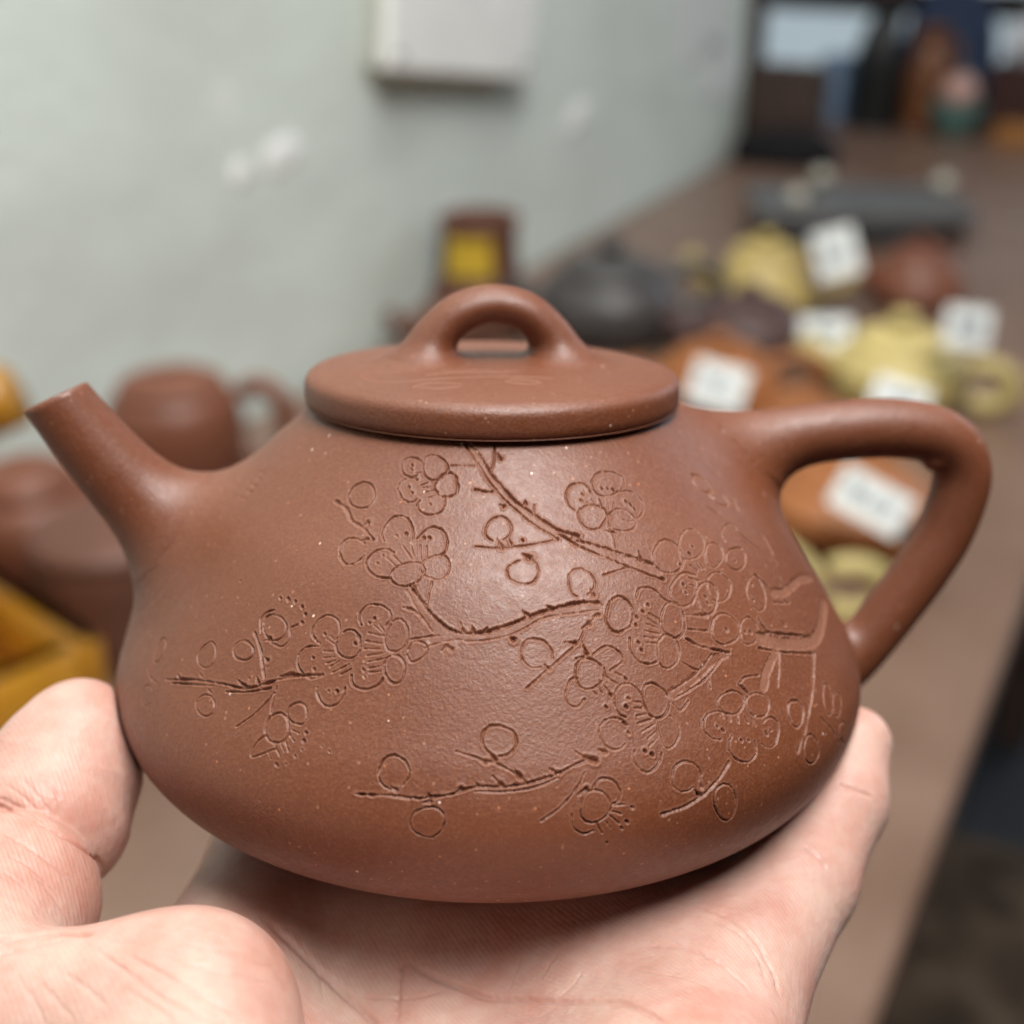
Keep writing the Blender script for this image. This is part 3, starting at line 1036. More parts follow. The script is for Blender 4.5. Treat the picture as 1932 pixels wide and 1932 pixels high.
RAG = soft_noise(DEP.shape, 2) * .07 + soft_noise(DEP.shape, 7) * .11
DVAR = 1 + soft_noise(DEP.shape, 24) * 1.0
CARVING = """g18,21:-609,4869 -636,4854 -659,4851 -702,4858 -728,4870 -757,4891 -779,4916 -787,4939 -779,4960 -757,4975 -729,4984 -685,4985 -653,4979 -620,4969
-580,4942;g15,21:-588,4961 -585,4994 -550,5012 -524,5016 -470,5008 -435,4997 -404,4987 -364,4960 -348,4930 -352,4899 -366,4878 -396,4860 -431,4849
-472,4846 -504,4854 -538,4873 -570,4908 -585,4930 -597,4964;g19,24:-256,4853 -243,4817 -242,4793 -250,4769 -274,4749 -302,4742 -336,4739 -361,4740
-390,4750 -422,4786 -431,4809 -422,4841 -405,4866 -390,4884 -363,4899 -322,4902 -297,4895 -260,4867;g19,16:-544,4711 -573,4690 -606,4687 -647,4697
-682,4716 -707,4737 -730,4769 -733,4794 -721,4814 -700,4835 -667,4847 -625,4849 -592,4836;g17,23:-327,4724 -319,4696 -323,4666 -335,4645 -361,4629
-402,4619 -438,4617 -485,4630 -513,4647 -530,4675 -525,4705;g10,13:-629,4883 -580,4889;g10,13:-547,4804 -496,4826;g10,13:-529,4787
-463,4800;g10,13:-497,4761 -432,4774;g10,13:-463,4726 -412,4743;g20,25:-688,4934 -674,4926;g20,25:-678,4907 -665,4898;g20,25:-651,4789
-639,4781;g20,25:-610,4753 -598,4745;g20,25:-440,4691 -429,4683;g18,24:-897,4665 -901,4640 -921,4621 -957,4610 -993,4607 -1041,4616 -1082,4631
-1122,4664 -1134,4691 -1132,4722 -1123,4738 -1101,4759 -1064,4778 -1020,4780 -967,4766 -933,4742 -907,4711 -887,4676 -890,4647;g28,20:-1208,4622
-1186,4617 -1164,4612 -1142,4607 -1120,4602 -1101,4595 -1082,4588 -1066,4579 -1052,4568 -1039,4556 -1026,4544 -1012,4534 -996,4525 -979,4518 -962,4513
-943,4509 -924,4505 -905,4500 -886,4493 -866,4484 -847,4473 -827,4462 -808,4449 -789,4437 -771,4425;g30,35:-883,4498 -863,4524;g19,16:-789,4316
-802,4295 -811,4279 -838,4260 -860,4252 -895,4253 -932,4274 -954,4295 -978,4331 -982,4352 -975,4384 -959,4404 -924,4414 -890,4416 -845,4407
-816,4392;g30,35:-840,4416 -809,4429;g17,19:-688,4422 -719,4460 -726,4504 -720,4524 -707,4558 -678,4588 -621,4597 -573,4582 -544,4558 -519,4528
-498,4486 -495,4456;g17,23:-466,4463 -449,4487 -429,4514 -405,4534 -369,4545 -314,4534 -283,4508 -263,4472 -257,4445 -258,4404
-282,4368;g17,23:-575,4208 -625,4202 -660,4206 -705,4224 -733,4246 -752,4274 -757,4306 -738,4340 -717,4363 -676,4376 -637,4378
-596,4360;g13,19:-420,4192 -450,4173 -476,4167 -514,4170 -543,4182 -563,4196 -576,4218 -575,4247 -555,4275 -531,4291 -492,4307 -464,4312 -417,4314
-390,4302 -370,4275 -377,4242 -385,4220 -405,4196;g14,15:-326,4367 -287,4373 -261,4365 -238,4349 -225,4320 -218,4294 -224,4266 -239,4239 -269,4222
-302,4222 -333,4229 -355,4236 -383,4250 -401,4274 -400,4305 -389,4329 -356,4350 -331,4360 -307,4367;g10,13:-550,4409 -467,4333;g10,13:-494,4414
-458,4351;g10,13:-435,4423 -410,4337;g10,13:-392,4422 -376,4348;g10,13:-607,4350 -531,4301;g10,13:-632,4326 -546,4274;g20,25:-618,4469
-608,4461;g20,25:-554,4489 -544,4481;g20,25:-427,4472 -418,4464;g20,25:-384,4475 -375,4467;g20,25:-665,4339 -656,4332;g20,25:-685,4289
-675,4282;g16,22:-673,3926 -689,3943 -698,3972 -696,3998 -679,4027 -665,4041 -630,4049 -592,4049 -566,4042 -531,4023 -515,3997 -515,3972
-533,3941;g18,21:-502,3965 -483,3982 -457,3983 -431,3967 -412,3937 -404,3909 -402,3889 -407,3852 -421,3829 -434,3819 -455,3805 -482,3807 -503,3816
-521,3845 -526,3874 -524,3902 -516,3928 -508,3951;g14,21:-763,3874 -749,3889 -730,3894 -702,3890 -677,3870 -659,3844 -651,3816 -649,3793 -660,3760
-681,3745 -697,3742 -724,3741 -744,3746 -775,3766 -792,3799 -796,3823 -785,3857;g18,23:-467,3791 -447,3790 -428,3782 -411,3766 -399,3748 -393,3724
-394,3692 -400,3667 -410,3648 -426,3641 -444,3641 -465,3654 -481,3674 -493,3689 -503,3712 -505,3742 -499,3766 -481,3781;g18,23:-499,3661 -505,3634
-524,3614 -552,3599 -576,3590 -609,3590 -643,3603 -656,3621 -663,3653;g10,13:-625,3891 -533,3883;g10,13:-627,3844 -529,3842;g10,13:-625,3803
-539,3814;g10,13:-605,3768 -512,3795;g10,13:-591,3736 -507,3765;g10,13:-581,3703 -518,3723;g10,13:-573,3682 -513,3697;g10,13:-599,3932
-549,3904;g10,13:-573,3943 -538,3909;g16,20:-391,3826 -387,3834 -384,3844 -382,3853 -378,3861 -374,3868 -368,3873 -359,3875 -348,3875 -337,3873
-325,3871 -315,3867 -307,3863 -301,3857 -296,3850 -293,3842 -291,3834 -291,3819 -294,3812 -299,3804 -305,3797 -312,3790 -319,3784 -326,3779 -333,3774
-340,3769 -347,3765 -354,3762 -361,3760 -372,3763 -377,3768 -381,3775 -385,3782 -389,3789 -394,3795;g20,25:-608,3973 -601,3967;g20,25:-635,3947
-627,3940;g20,25:-675,3865 -668,3858;g20,25:-685,3825 -678,3818;g20,25:-608,3692 -601,3686;g20,25:-598,3660 -591,3654;g15,18:-883,3791 -912,3802
-949,3833 -955,3865 -945,3893 -935,3913 -913,3936 -894,3949 -862,3951 -818,3934 -803,3917 -788,3883 -786,3861;g15,18:-818,3636 -840,3610 -876,3596
-907,3603 -948,3626 -965,3641 -982,3667 -987,3707 -978,3730 -961,3752 -929,3768 -887,3773;g18,18:-682,3580 -679,3550 -686,3522 -697,3499 -711,3486
-741,3471 -767,3475 -797,3494 -812,3512 -825,3532 -827,3558;g10,13:-850,3756 -790,3761;g10,13:-839,3719 -777,3735;g10,13:-812,3695
-767,3717;g10,13:-787,3680 -747,3716;g10,13:-769,3650 -687,3711;g10,13:-721,3649 -672,3686;g10,13:-850,3823 -791,3800;g10,13:-834,3841
-783,3811;g20,25:-875,3848 -866,3842;g20,25:-923,3815 -915,3809;g20,25:-904,3711 -896,3706;g20,25:-874,3650 -867,3644;g20,25:-764,3553
-757,3546;g20,25:-723,3560 -716,3554;g24,30:-228,5097 -206,5078 -184,5058 -163,5039 -143,5020 -124,5001 -106,4983 -89,4967 -73,4951 -58,4936 -43,4921
-29,4906 -14,4891 -1,4875 12,4860 25,4845 38,4830 52,4815 67,4799 84,4783 102,4767 121,4750 141,4733 161,4716 182,4699 203,4681 225,4662 247,4643
270,4624 292,4606 313,4589 335,4573 358,4557 381,4543 403,4529 422,4516 437,4505 448,4496 456,4489 462,4483 467,4478 472,4473
477,4467;g24,30:-173,5098 -153,5083 -132,5067 -113,5052 -93,5036 -75,5020 -57,5003 -41,4985 -26,4967 -12,4948 2,4928 17,4909 33,4891 50,4873 69,4856
89,4839 108,4822 127,4806 145,4790 160,4775 174,4761 188,4748 202,4735 218,4721 235,4707 255,4692 277,4676 299,4661 322,4645 345,4629 368,4614
390,4599 413,4583 435,4568 458,4553 480,4540 502,4528 523,4518 544,4510 566,4504 587,4497 608,4491 630,4484;b50,15:-200,5098 -179,5080 -158,5063
-138,5045 -118,5028 -99,5011 -82,4994 -65,4976 -50,4959 -35,4942 -21,4925 -6,4908 9,4891 25,4874 41,4858 57,4842 73,4826 89,4810 106,4794 122,4779
138,4764 155,4749 172,4734 189,4719 208,4703 229,4686 251,4669 273,4652 296,4634 318,4618 341,4601 362,4586 384,4572 405,4558 427,4545 448,4531
469,4517;g16,20:-326,4953 -91,4955;g16,20:57,5097 56,5080 56,5063 55,5046 55,5029 53,5012 50,4995 47,4978 42,4960 37,4943 31,4926 26,4908
21,4891;g30,35:83,5043 114,5005;g20,25:-100,4797 -84,4795 -69,4792 -54,4790 -39,4788 -24,4786 -10,4785 3,4784 16,4784 29,4784 42,4784 54,4785
67,4785;g30,35:292,4733 294,4706;g16,20:356,4695 345,4633;g30,35:98,4703 124,4690;g25,32:507,4503 516,4495 524,4488 531,4482 541,4474 554,4465
571,4454 596,4439 624,4421 656,4402 690,4382 723,4362 754,4343 785,4326 815,4309 845,4292 875,4276 905,4260 935,4244 964,4228 993,4212 1021,4197
1050,4181 1079,4166 1108,4150;g20,25:616,4455 648,4444 679,4432 710,4421 741,4409 772,4396 803,4383 836,4369 870,4354 904,4338 937,4322 967,4308
993,4295 1014,4284 1031,4276 1046,4268 1059,4261 1072,4254 1086,4246;g16,20:719,4226 907,4257;g30,35:1020,4336 1007,4288;b60,12:592,4447 623,4433
654,4419 685,4405 716,4390 747,4376 777,4361 809,4346 842,4330 874,4314 906,4298 936,4283 963,4269 987,4257 1009,4245 1029,4234 1047,4224 1067,4213
1087,4202;g16,20:477,4467 454,4464 431,4461 409,4457 386,4454 360,4451 331,4447 298,4444 261,4439 222,4435 182,4431 144,4427 109,4425 78,4425 47,4425
19,4427 -10,4429 -38,4431 -68,4432;g17,20:40,4470 9,4488 -9,4517 -6,4550 5,4574 24,4592 44,4611 80,4624 111,4625 142,4610 160,4591 174,4560 172,4536
156,4503 143,4488 115,4478;g30,35:74,4487 100,4425;g15,17:290,4347 316,4328 321,4307 323,4277 308,4240 292,4221 266,4209 234,4203 203,4209 178,4218
145,4237 132,4258 130,4289 146,4316 175,4332 211,4345;g40,35:233,4389 275,4362;g20,25:242,4476 247,4468;g30,35:140,4504 156,4451;g12,20:527,4118
507,4133 495,4161 494,4185 497,4214 504,4243 539,4274 569,4280 598,4278 625,4258 642,4243 653,4216 656,4190 648,4163 621,4136 596,4124;g30,35:618,4150
628,4117;g26,34:647,4072 629,4074 612,4076 595,4079 577,4081 558,4082 536,4082 513,4080 487,4076 460,4072 433,4068 406,4062 380,4057 355,4051 331,4045
307,4038 284,4031 260,4024 237,4017 213,4009 190,4000 166,3991 143,3982 121,3973 99,3966 80,3959 61,3953 43,3948 26,3943 8,3939 -11,3935 -32,3933
-53,3931 -75,3929 -97,3929 -117,3930 -136,3932 -154,3936 -170,3941 -185,3948 -200,3955 -215,3963 -229,3973 -244,3983 -259,3994 -273,4006 -287,4018
-301,4031 -315,4044 -328,4057 -342,4071 -355,4085 -368,4099 -380,4112 -391,4124 -401,4134 -410,4143 -418,4152 -427,4159 -434,4167
-443,4175;g16,20:642,4033 616,4033 590,4032 564,4031 539,4030 513,4028 487,4027 460,4026 433,4025 405,4024 379,4021 353,4018 329,4013 307,4006
286,3997 267,3987 248,3976 230,3966 211,3957 192,3949 174,3941 157,3933 138,3926 119,3919 99,3913 76,3908 51,3903 26,3899 0,3895 -24,3892 -47,3890
-67,3889 -86,3890 -103,3892 -121,3894 -138,3895 -156,3894 -175,3890 -194,3885 -214,3880 -232,3873 -249,3867 -263,3862 -274,3858 -282,3854 -288,3850
-298,3844 -304,3840;b60,12:642,4053 617,4053 592,4054 567,4055 542,4056 517,4055 491,4054 464,4051 436,4048 408,4044 381,4039 354,4034 330,4028
308,4023 288,4016 268,4009 250,4002 231,3994 212,3987 194,3979 175,3971 157,3962 139,3954 120,3946 99,3940 76,3934 51,3928 26,3923 0,3919 -25,3915
-47,3912 -68,3911 -87,3911 -105,3912 -122,3913 -139,3913 -157,3912 -175,3910 -194,3906 -212,3902 -230,3897 -248,3892 -266,3888;g16,20:-454,4150
-439,4132 -425,4113 -411,4095 -398,4076 -384,4058 -369,4040 -354,4021 -339,4004 -323,3986 -308,3968 -293,3950 -278,3932;g22,25:-458,4048 -447,4046
-436,4045 -425,4044 -413,4043 -403,4041 -393,4038 -383,4034 -374,4028 -365,4022 -357,4016 -349,4009 -340,4003;g16,20:-391,3878 -376,3882 -361,3886
-346,3890 -331,3894 -317,3897 -304,3900 -292,3903 -281,3905 -270,3907 -260,3908 -249,3910 -238,3912;g16,20:-315,4210 -316,4192 -318,4173 -320,4154
-321,4137 -323,4120 -323,4105 -323,4093 -323,4081 -322,4072 -321,4063 -320,4053 -319,4043;b60,12:-430,4152 -412,4130 -394,4107 -377,4084 -360,4061
-344,4040 -327,4020 -310,4002 -293,3984 -275,3968 -258,3952 -241,3936 -224,3920;g30,35:208,4056 252,4016;g30,35:343,4082 372,4053;g30,35:-129,3989
-111,3940;g30,35:-68,3979 -56,3938;g30,35:18,3966 -4,3935;g30,35:128,3921 153,3898;g30,35:-216,3831 -197,3858;g30,35:-197,3862
-167,3841;g30,35:-363,4102 -331,4074;g16,20:632,4007 618,3997 605,3987 591,3977 577,3967 565,3956 553,3945 543,3933 536,3922 529,3910 521,3897
510,3882 494,3867 473,3849 446,3828 417,3807 388,3785 360,3763 334,3743 311,3725 290,3707 270,3690 250,3673 230,3656 210,3639;g30,35:420,3876
479,3864;g30,35:518,3872 530,3804;g35,35:528,3940 571,3959;g30,35:602,3998 632,4007;g13,17:286,3747 266,3745 240,3746 215,3764 200,3785 191,3816
190,3838 204,3875 225,3897 254,3902 281,3896 310,3886 328,3870 344,3851 355,3823 352,3791;g30,35:307,3760 327,3736;g16,24:612,3716 611,3687 599,3655
569,3631 549,3621 526,3616 501,3615 478,3629 465,3648 457,3678 460,3715 468,3747 491,3772 515,3780 536,3777 562,3764 578,3754 598,3731;g16,20:569,3798
583,3805 596,3812 610,3820 623,3826 637,3831 649,3832 661,3830 673,3824 685,3817 695,3808 704,3799 711,3791 715,3783 719,3774 720,3765 718,3747
713,3739 705,3732 694,3725 681,3718 667,3711 653,3704 641,3697;g30,35:513,3871 532,3802;g16,20:471,3782 530,3789;g16,20:467,3677 455,3678 443,3678
431,3671 425,3663 418,3652 411,3639 405,3625 401,3612 398,3601 397,3590 397,3579 399,3569 402,3560 405,3552 409,3545 415,3539 421,3535 428,3531
436,3528 450,3528 457,3531 463,3536 469,3543 476,3551 482,3558 489,3565;g10,13:600,3681 669,3623;g10,13:580,3654 621,3583;g10,13:556,3632
581,3588;g10,13:529,3610 553,3583;g10,13:645,3701 701,3661;g20,25:712,3651 716,3643;g20,25:620,3579 624,3571;g20,25:587,3521 591,3513;g13,17:1076,4736
1038,4721 1002,4716 942,4713 899,4728 881,4742 867,4772 873,4811 902,4839 944,4866 1000,4877 1043,4875 1100,4870 1136,4858 1187,4829 1186,4804
1148,4759 1105,4739;g18,23:653,4646 626,4671 616,4694 615,4728 627,4757 649,4784 692,4810 733,4817 773,4819 804,4810 828,4787
829,4753;g12,17:1093,4729 1162,4732 1192,4722 1234,4698 1249,4670 1253,4633 1233,4605 1205,4576 1150,4549 1119,4541 1064,4531
1009,4548;g18,17:705,4643 736,4659 781,4669 825,4667 863,4655 897,4635 899,4600 886,4573 861,4553 838,4536 803,4517 757,4509 722,4520 693,4536
674,4569 671,4600 677,4622 703,4652;g17,18:886,4517 881,4550 895,4571 928,4600 957,4615 1001,4625 1038,4620 1066,4610 1088,4592 1107,4566 1111,4538
1096,4509 1067,4488 1032,4479 992,4479 955,4482 933,4489 904,4502;g10,13:821,4705 827,4647;g10,13:885,4699 877,4643;g10,13:958,4692
925,4633;g10,13:999,4667 967,4623;g10,13:775,4693 796,4665;g20,25:941,4774 944,4765;g20,25:993,4769 997,4760;g20,25:1039,4754
1042,4744;g20,25:765,4746 770,4737;g20,25:726,4707 731,4698;g20,25:1100,4667 1102,4657;g20,25:1131,4642 1134,4632;g20,25:1144,4613
1146,4604;g16,20:875,4519 875,4506 876,4493 876,4479 877,4466 876,4454 875,4442 873,4430 870,4419 867,4409 864,4398 861,4388 858,4377;g30,35:834,4497
905,4479;g14,16:1329,4241 1283,4197 1240,4180 1194,4176 1170,4179 1131,4187 1101,4213 1092,4248 1108,4289 1123,4318 1169,4352 1214,4377 1259,4384
1288,4375 1321,4349 1336,4321 1338,4288 1328,4253;g15,11:1456,4405 1501,4409 1558,4399 1578,4372 1586,4346 1587,4324 1560,4289 1526,4262 1486,4242
1443,4230 1390,4225 1355,4229 1320,4246 1320,4280 1332,4304 1348,4327 1376,4357 1425,4389 1479,4401;g13,14:1495,4159 1487,4176 1498,4206 1515,4230
1537,4251 1562,4268 1595,4283 1643,4283 1671,4276 1685,4261 1693,4236 1686,4211 1666,4192 1634,4168 1604,4157 1564,4145 1530,4139 1499,4150
1486,4163;g15,17:1883,4174 1889,4150 1873,4127 1842,4103 1809,4089 1771,4079 1733,4076 1697,4090 1681,4099 1668,4119 1660,4145 1673,4165 1704,4191
1759,4205 1788,4205 1823,4203 1862,4196 1889,4180;g17,13:1241,3986 1204,3976 1171,3978 1148,3986 1123,4007 1114,4034 1116,4064 1133,4095 1169,4121
1202,4140 1239,4156 1282,4162 1316,4150 1334,4127 1334,4097 1315,4058 1299,4030 1277,4008 1235,3977;g15,12:1565,4085 1587,4067 1600,4050 1599,4017
1578,3991 1536,3963 1504,3950 1472,3945 1434,3950 1406,3968 1392,3988 1392,4012 1394,4038 1416,4076 1446,4100 1492,4114 1532,4111
1562,4101;g17,16:1287,4009 1305,4038 1345,4066 1369,4073 1415,4077 1436,4069 1457,4049 1463,4014 1454,3990 1434,3964 1412,3938 1376,3907 1341,3896
1313,3899 1296,3919 1285,3947 1286,3970 1290,3995;g17,11:1721,3834 1698,3854 1687,3888 1691,3921 1700,3942 1730,3973 1755,3991 1798,4008 1847,4010
1880,3991 1887,3957 1878,3922 1871,3895 1855,3869 1828,3838 1791,3815 1744,3812 1718,3825;g18,17:1357,3711 1334,3721 1307,3744 1299,3769 1305,3811
1325,3838 1350,3865 1393,3882 1429,3882 1460,3870 1486,3849 1499,3829 1512,3798 1505,3762 1479,3732 1451,3716 1409,3713 1371,3713;g17,17:1490,3726
1500,3748 1521,3775 1535,3792 1575,3811 1608,3813 1631,3803 1646,3775 1651,3761 1650,3737 1640,3708 1626,3688 1589,3670 1566,3664 1533,3666 1510,3674
1496,3689 1492,3716 1503,3739;g10,13:1398,4226 1414,4152;g10,13:1417,4212 1442,4151;g10,13:1348,4195 1384,4148;g10,13:1307,4154
1357,4129;g10,13:1291,4127 1362,4094;g10,13:1274,4087 1309,4071;g20,25:1445,4301 1446,4291;g20,25:1392,4263 1394,4254;g20,25:1320,4251
1322,4242;g20,25:1277,4209 1279,4200;g20,25:1231,4100 1235,4091;g20,25:1223,4050 1227,4041;g20,25:1352,4000 1355,3992;g20,25:1351,3963
1354,3954;g20,25:1587,4170 1590,4161;g20,25:1746,4137 1748,4128;g20,25:1781,3975 1784,3965;g20,25:1725,3890 1728,3881;g20,25:1409,3790
1413,3781;g20,25:1540,3742 1544,3733;g20,25:1583,3730 1586,3721;g16,20:1988,4722 2001,4718 2016,4714 2030,4710 2044,4706 2057,4700 2069,4694 2077,4687
2083,4679 2089,4670 2093,4662 2097,4652 2102,4644;g17,15:2095,4636 2102,4615 2104,4588 2091,4571 2063,4561 2036,4562 2002,4575 1971,4589 1952,4599
1928,4628 1921,4654 1928,4679 1949,4694 1973,4704 1999,4704 2035,4697 2066,4677 2084,4656;g19,11:2109,4448 2077,4456 2050,4468 2027,4484 1997,4514
1992,4535 1999,4562 2015,4574 2042,4580 2079,4583 2106,4574 2137,4560 2159,4537 2171,4510 2172,4488 2158,4464 2136,4451 2100,4454;g16,12:2213,4486
2219,4476 2226,4466 2233,4456 2238,4446 2243,4436 2244,4427 2242,4419 2237,4412 2230,4405 2222,4399 2215,4392 2209,4385;g16,15:1853,4509 1866,4493
1880,4477 1893,4462 1906,4445 1919,4427 1930,4408 1940,4386 1949,4362 1957,4338 1967,4312 1976,4287 1987,4263 2000,4240 2015,4217 2032,4195 2048,4172
2063,4149 2076,4125 2085,4100 2094,4073 2100,4047 2106,4020 2112,3995 2117,3971 2121,3949 2124,3928 2127,3908 2129,3888 2131,3868
2134,3848;g16,12:1935,4277 1946,4253 1959,4229 1972,4205 1985,4181 1998,4157 2008,4133 2017,4107 2024,4081 2030,4054 2036,4028 2042,4004 2049,3981
2055,3961 2062,3942 2068,3925 2074,3908 2080,3891 2087,3874;g14,14:1775,4262 1774,4277 1774,4293 1798,4318 1817,4330 1868,4345 1911,4350 1945,4349
1977,4340 1991,4319 1985,4300;g16,12:2251,4165 2220,4049;g16,12:2156,4169 2161,4155 2165,4141 2170,4127 2175,4113 2179,4098 2183,4082 2185,4066
2187,4049 2188,4032 2190,4015 2191,3997 2193,3980;g20,18:1845,4039 1854,4028 1863,4018 1871,4008 1880,3998 1889,3986 1898,3973 1907,3957 1916,3939
1924,3921 1933,3902 1942,3883 1952,3864;g19,22:816,3929 791,3915 765,3907 732,3897 698,3906 677,3930 671,3976 679,4004 697,4043 717,4072 738,4084
779,4097 807,4083 823,4066 843,4029 847,4001 835,3960 814,3936;g16,19:998,3915 1007,3944 1028,3975 1048,3997 1077,4012 1109,4016 1141,4003 1154,3969
1157,3942 1151,3915 1143,3883 1123,3844 1099,3826 1069,3814 1036,3823 1016,3838 997,3864 990,3887 992,3924;g18,22:885,4072 891,4081 898,4091 904,4101
911,4110 919,4117 928,4121 940,4124 954,4124 968,4123 983,4120 997,4116 1010,4109 1020,4100 1030,4089 1039,4075 1047,4061 1057,4047 1067,4036
1079,4026 1092,4017 1105,4009 1119,4001 1133,3994 1146,3985;g16,20:785,3858 782,3847 779,3836 776,3824 774,3813 773,3802 773,3791 776,3780 779,3769
784,3758 790,3748 796,3739 803,3731 811,3724 821,3718 831,3714 841,3710 851,3707 860,3705 869,3704 884,3706 892,3707 899,3709 907,3710;g12,20:954,3821
989,3846 1012,3848 1039,3831 1051,3808 1059,3791 1060,3757 1048,3725 1030,3698 1005,3678 984,3668 955,3662 931,3675 918,3706 915,3729 922,3759
934,3797 953,3827;g10,13:939,3975 996,3930;g10,13:921,3951 975,3898;g10,13:898,3924 988,3878;g10,13:882,3886 970,3855;g10,13:872,3853
944,3833;g10,13:873,3822 932,3808;g25,30:947,4028 950,4019;g25,30:900,3994 904,3986;g25,30:853,3970 857,3961;g25,30:836,3928 840,3920;g25,30:829,3833
833,3825;g25,30:834,3789 837,3781;g30,35:1176,3925 1304,3898;g16,20:1155,3847 1275,3813;g22,28:1120,3800 1132,3790 1143,3781 1154,3771 1165,3761
1179,3750 1198,3739 1220,3728 1246,3716 1276,3703 1306,3690 1338,3676 1368,3662;g16,20:1052,3681 1066,3669 1081,3656 1095,3642 1110,3630 1125,3622
1141,3618 1157,3622 1175,3630 1193,3642 1212,3656 1231,3670 1250,3682;b50,14:944,3526 971,3536 999,3546 1028,3556 1056,3566 1083,3576 1109,3586
1133,3596 1155,3607 1176,3618 1196,3629 1216,3638 1235,3645 1253,3651 1270,3654 1285,3657 1301,3658 1316,3660 1333,3662;g16,20:944,3543 973,3552
1003,3562 1034,3572 1065,3582 1091,3590 1113,3598 1128,3605 1137,3611 1143,3616 1150,3627 1156,3633;g16,20:950,3499 982,3509 1016,3518 1050,3528
1084,3537 1118,3547 1149,3559 1179,3572 1206,3587 1233,3602 1259,3618 1286,3634 1314,3649;g20,15:1188,3581 1171,3506;g16,20:936,3480 941,3471 946,3460
951,3450 955,3441 961,3434 968,3431 975,3433 984,3438 994,3445 1004,3454 1014,3463 1024,3470;g13,19:679,3448 651,3464 641,3488 635,3514 636,3540
644,3577 664,3604 689,3622 722,3621 741,3611 764,3588 776,3565 785,3541 782,3499 769,3477;g15,22:918,3487 902,3448 886,3434 865,3418 837,3415 814,3427
799,3444 787,3480 781,3508 783,3542 795,3581 813,3600 844,3605 869,3593 887,3575 908,3554 918,3525 921,3485;g15,15:906,3416 922,3395 933,3370 934,3331
923,3299 909,3282 892,3263 872,3253 855,3250 839,3263 824,3296 819,3324 823,3364;g13,19:653,3312 631,3293 608,3287 586,3292 563,3308 551,3327 540,3355
536,3388 546,3421 573,3444 593,3452 618,3454 639,3447 659,3436 677,3406;g16,16:818,3236 808,3209 794,3186 781,3170 753,3152 731,3148 702,3168 691,3186
682,3216 682,3241 689,3268;g10,13:732,3522 784,3509;g10,13:726,3490 789,3475;g10,13:734,3447 796,3449;g10,13:731,3406 810,3417;g10,13:741,3359
821,3390;g10,13:766,3321 821,3353;g10,13:765,3280 812,3313;g16,20:831,3418 830,3405 829,3393 828,3381 827,3368 827,3356 827,3343 827,3331 828,3318
830,3305 831,3292 833,3280 834,3267;g24,30:708,3546 712,3539;g24,30:688,3503 692,3496;g24,30:662,3421 665,3413;g24,30:673,3370
676,3362;g24,30:769,3239 772,3231;g24,30:734,3261 738,3253;g14,16:1228,3344 1203,3366 1195,3382 1186,3412 1191,3432 1216,3451 1231,3458 1266,3462
1295,3463 1322,3452 1344,3437 1355,3415 1352,3392 1341,3371 1325,3355 1301,3342 1272,3336 1245,3341 1222,3355;g12,16:1431,3272 1396,3281 1374,3297
1361,3319 1355,3341 1355,3363 1362,3384 1380,3400 1412,3407 1441,3406 1467,3399 1495,3378 1506,3358 1510,3338 1502,3315 1483,3292 1456,3274
1424,3269;g13,17:1141,3230 1118,3237 1097,3249 1082,3268 1066,3289 1065,3314 1076,3349 1100,3371 1124,3380 1151,3382 1177,3379
1199,3366;g16,22:1333,3166 1332,3139 1324,3098 1308,3083 1269,3069 1236,3079 1209,3096 1193,3111 1178,3139 1171,3168 1184,3207
1207,3229;g13,19:1422,3241 1448,3252 1481,3253 1499,3243 1517,3213 1515,3187 1499,3153 1485,3132 1465,3108 1438,3097 1419,3098 1390,3112
1371,3138;g10,13:1192,3371 1194,3335;g10,13:1239,3349 1229,3308;g10,13:1283,3327 1271,3287;g10,13:1321,3307 1327,3270;g10,13:1356,3287
1368,3239;g20,25:1140,3306 1143,3298;g20,25:1165,3282 1169,3273;g20,25:1253,3195 1257,3187;g20,25:1294,3183 1298,3174;g20,25:1450,3194
1454,3184;g20,25:1418,3182 1421,3173;g16,20:1352,3478 1361,3483 1370,3488 1379,3494 1389,3499 1399,3504 1412,3506 1426,3506 1442,3504 1460,3501
1478,3497 1497,3492 1515,3489;g25,25:1362,3475 1394,3420;b55,20:1952,3864 1975,3858 1998,3851 2021,3844 2046,3837 2072,3831 2103,3826 2138,3824
2177,3823 2222,3823 2268,3822 2316,3819 2363,3813 2408,3804 2452,3792 2498,3779 2546,3763 2598,3746 2659,3725;b80,22:1639,3671 1656,3662 1672,3654
1689,3645 1707,3636 1725,3627 1744,3619 1763,3610 1783,3601 1804,3592 1826,3583 1850,3574 1877,3564 1907,3553 1943,3540 1980,3527 2019,3514 2057,3502
2093,3494 2125,3488 2155,3485 2183,3484 2212,3485 2244,3488 2282,3493 2325,3501 2375,3511 2431,3522 2495,3532 2569,3539 2656,3538;g26,32:1713,3687
2040,3556;g26,30:1695,3770 1721,3675;g20,22:1596,3626 1623,3614 1650,3601 1677,3588 1707,3575 1738,3561 1772,3546 1810,3530 1852,3514 1898,3496
1946,3476 1996,3456 2047,3434;b60,20:1722,3568 1701,3557 1680,3546 1659,3536 1640,3525 1621,3513 1603,3501 1586,3488 1571,3475 1556,3460 1542,3446
1528,3432 1515,3417;g20,12:1742,3551 1620,3392;g22,16:2077,3428 2044,3403 2011,3377 1981,3350 1951,3324 1924,3300 1898,3277 1874,3256 1852,3238
1832,3220 1812,3204 1794,3188 1776,3171 1759,3155 1743,3139 1727,3124 1712,3108 1697,3093 1683,3077;g20,15:1902,3818 2087,3757;g20,15:1863,3759
1910,3663;g20,25:1936,3889 1939,3880;g20,25:1959,3810 1962,3800;g20,25:2034,3786 2038,3776;g18,22:1716,3170 1698,3150 1679,3137 1649,3130 1632,3138
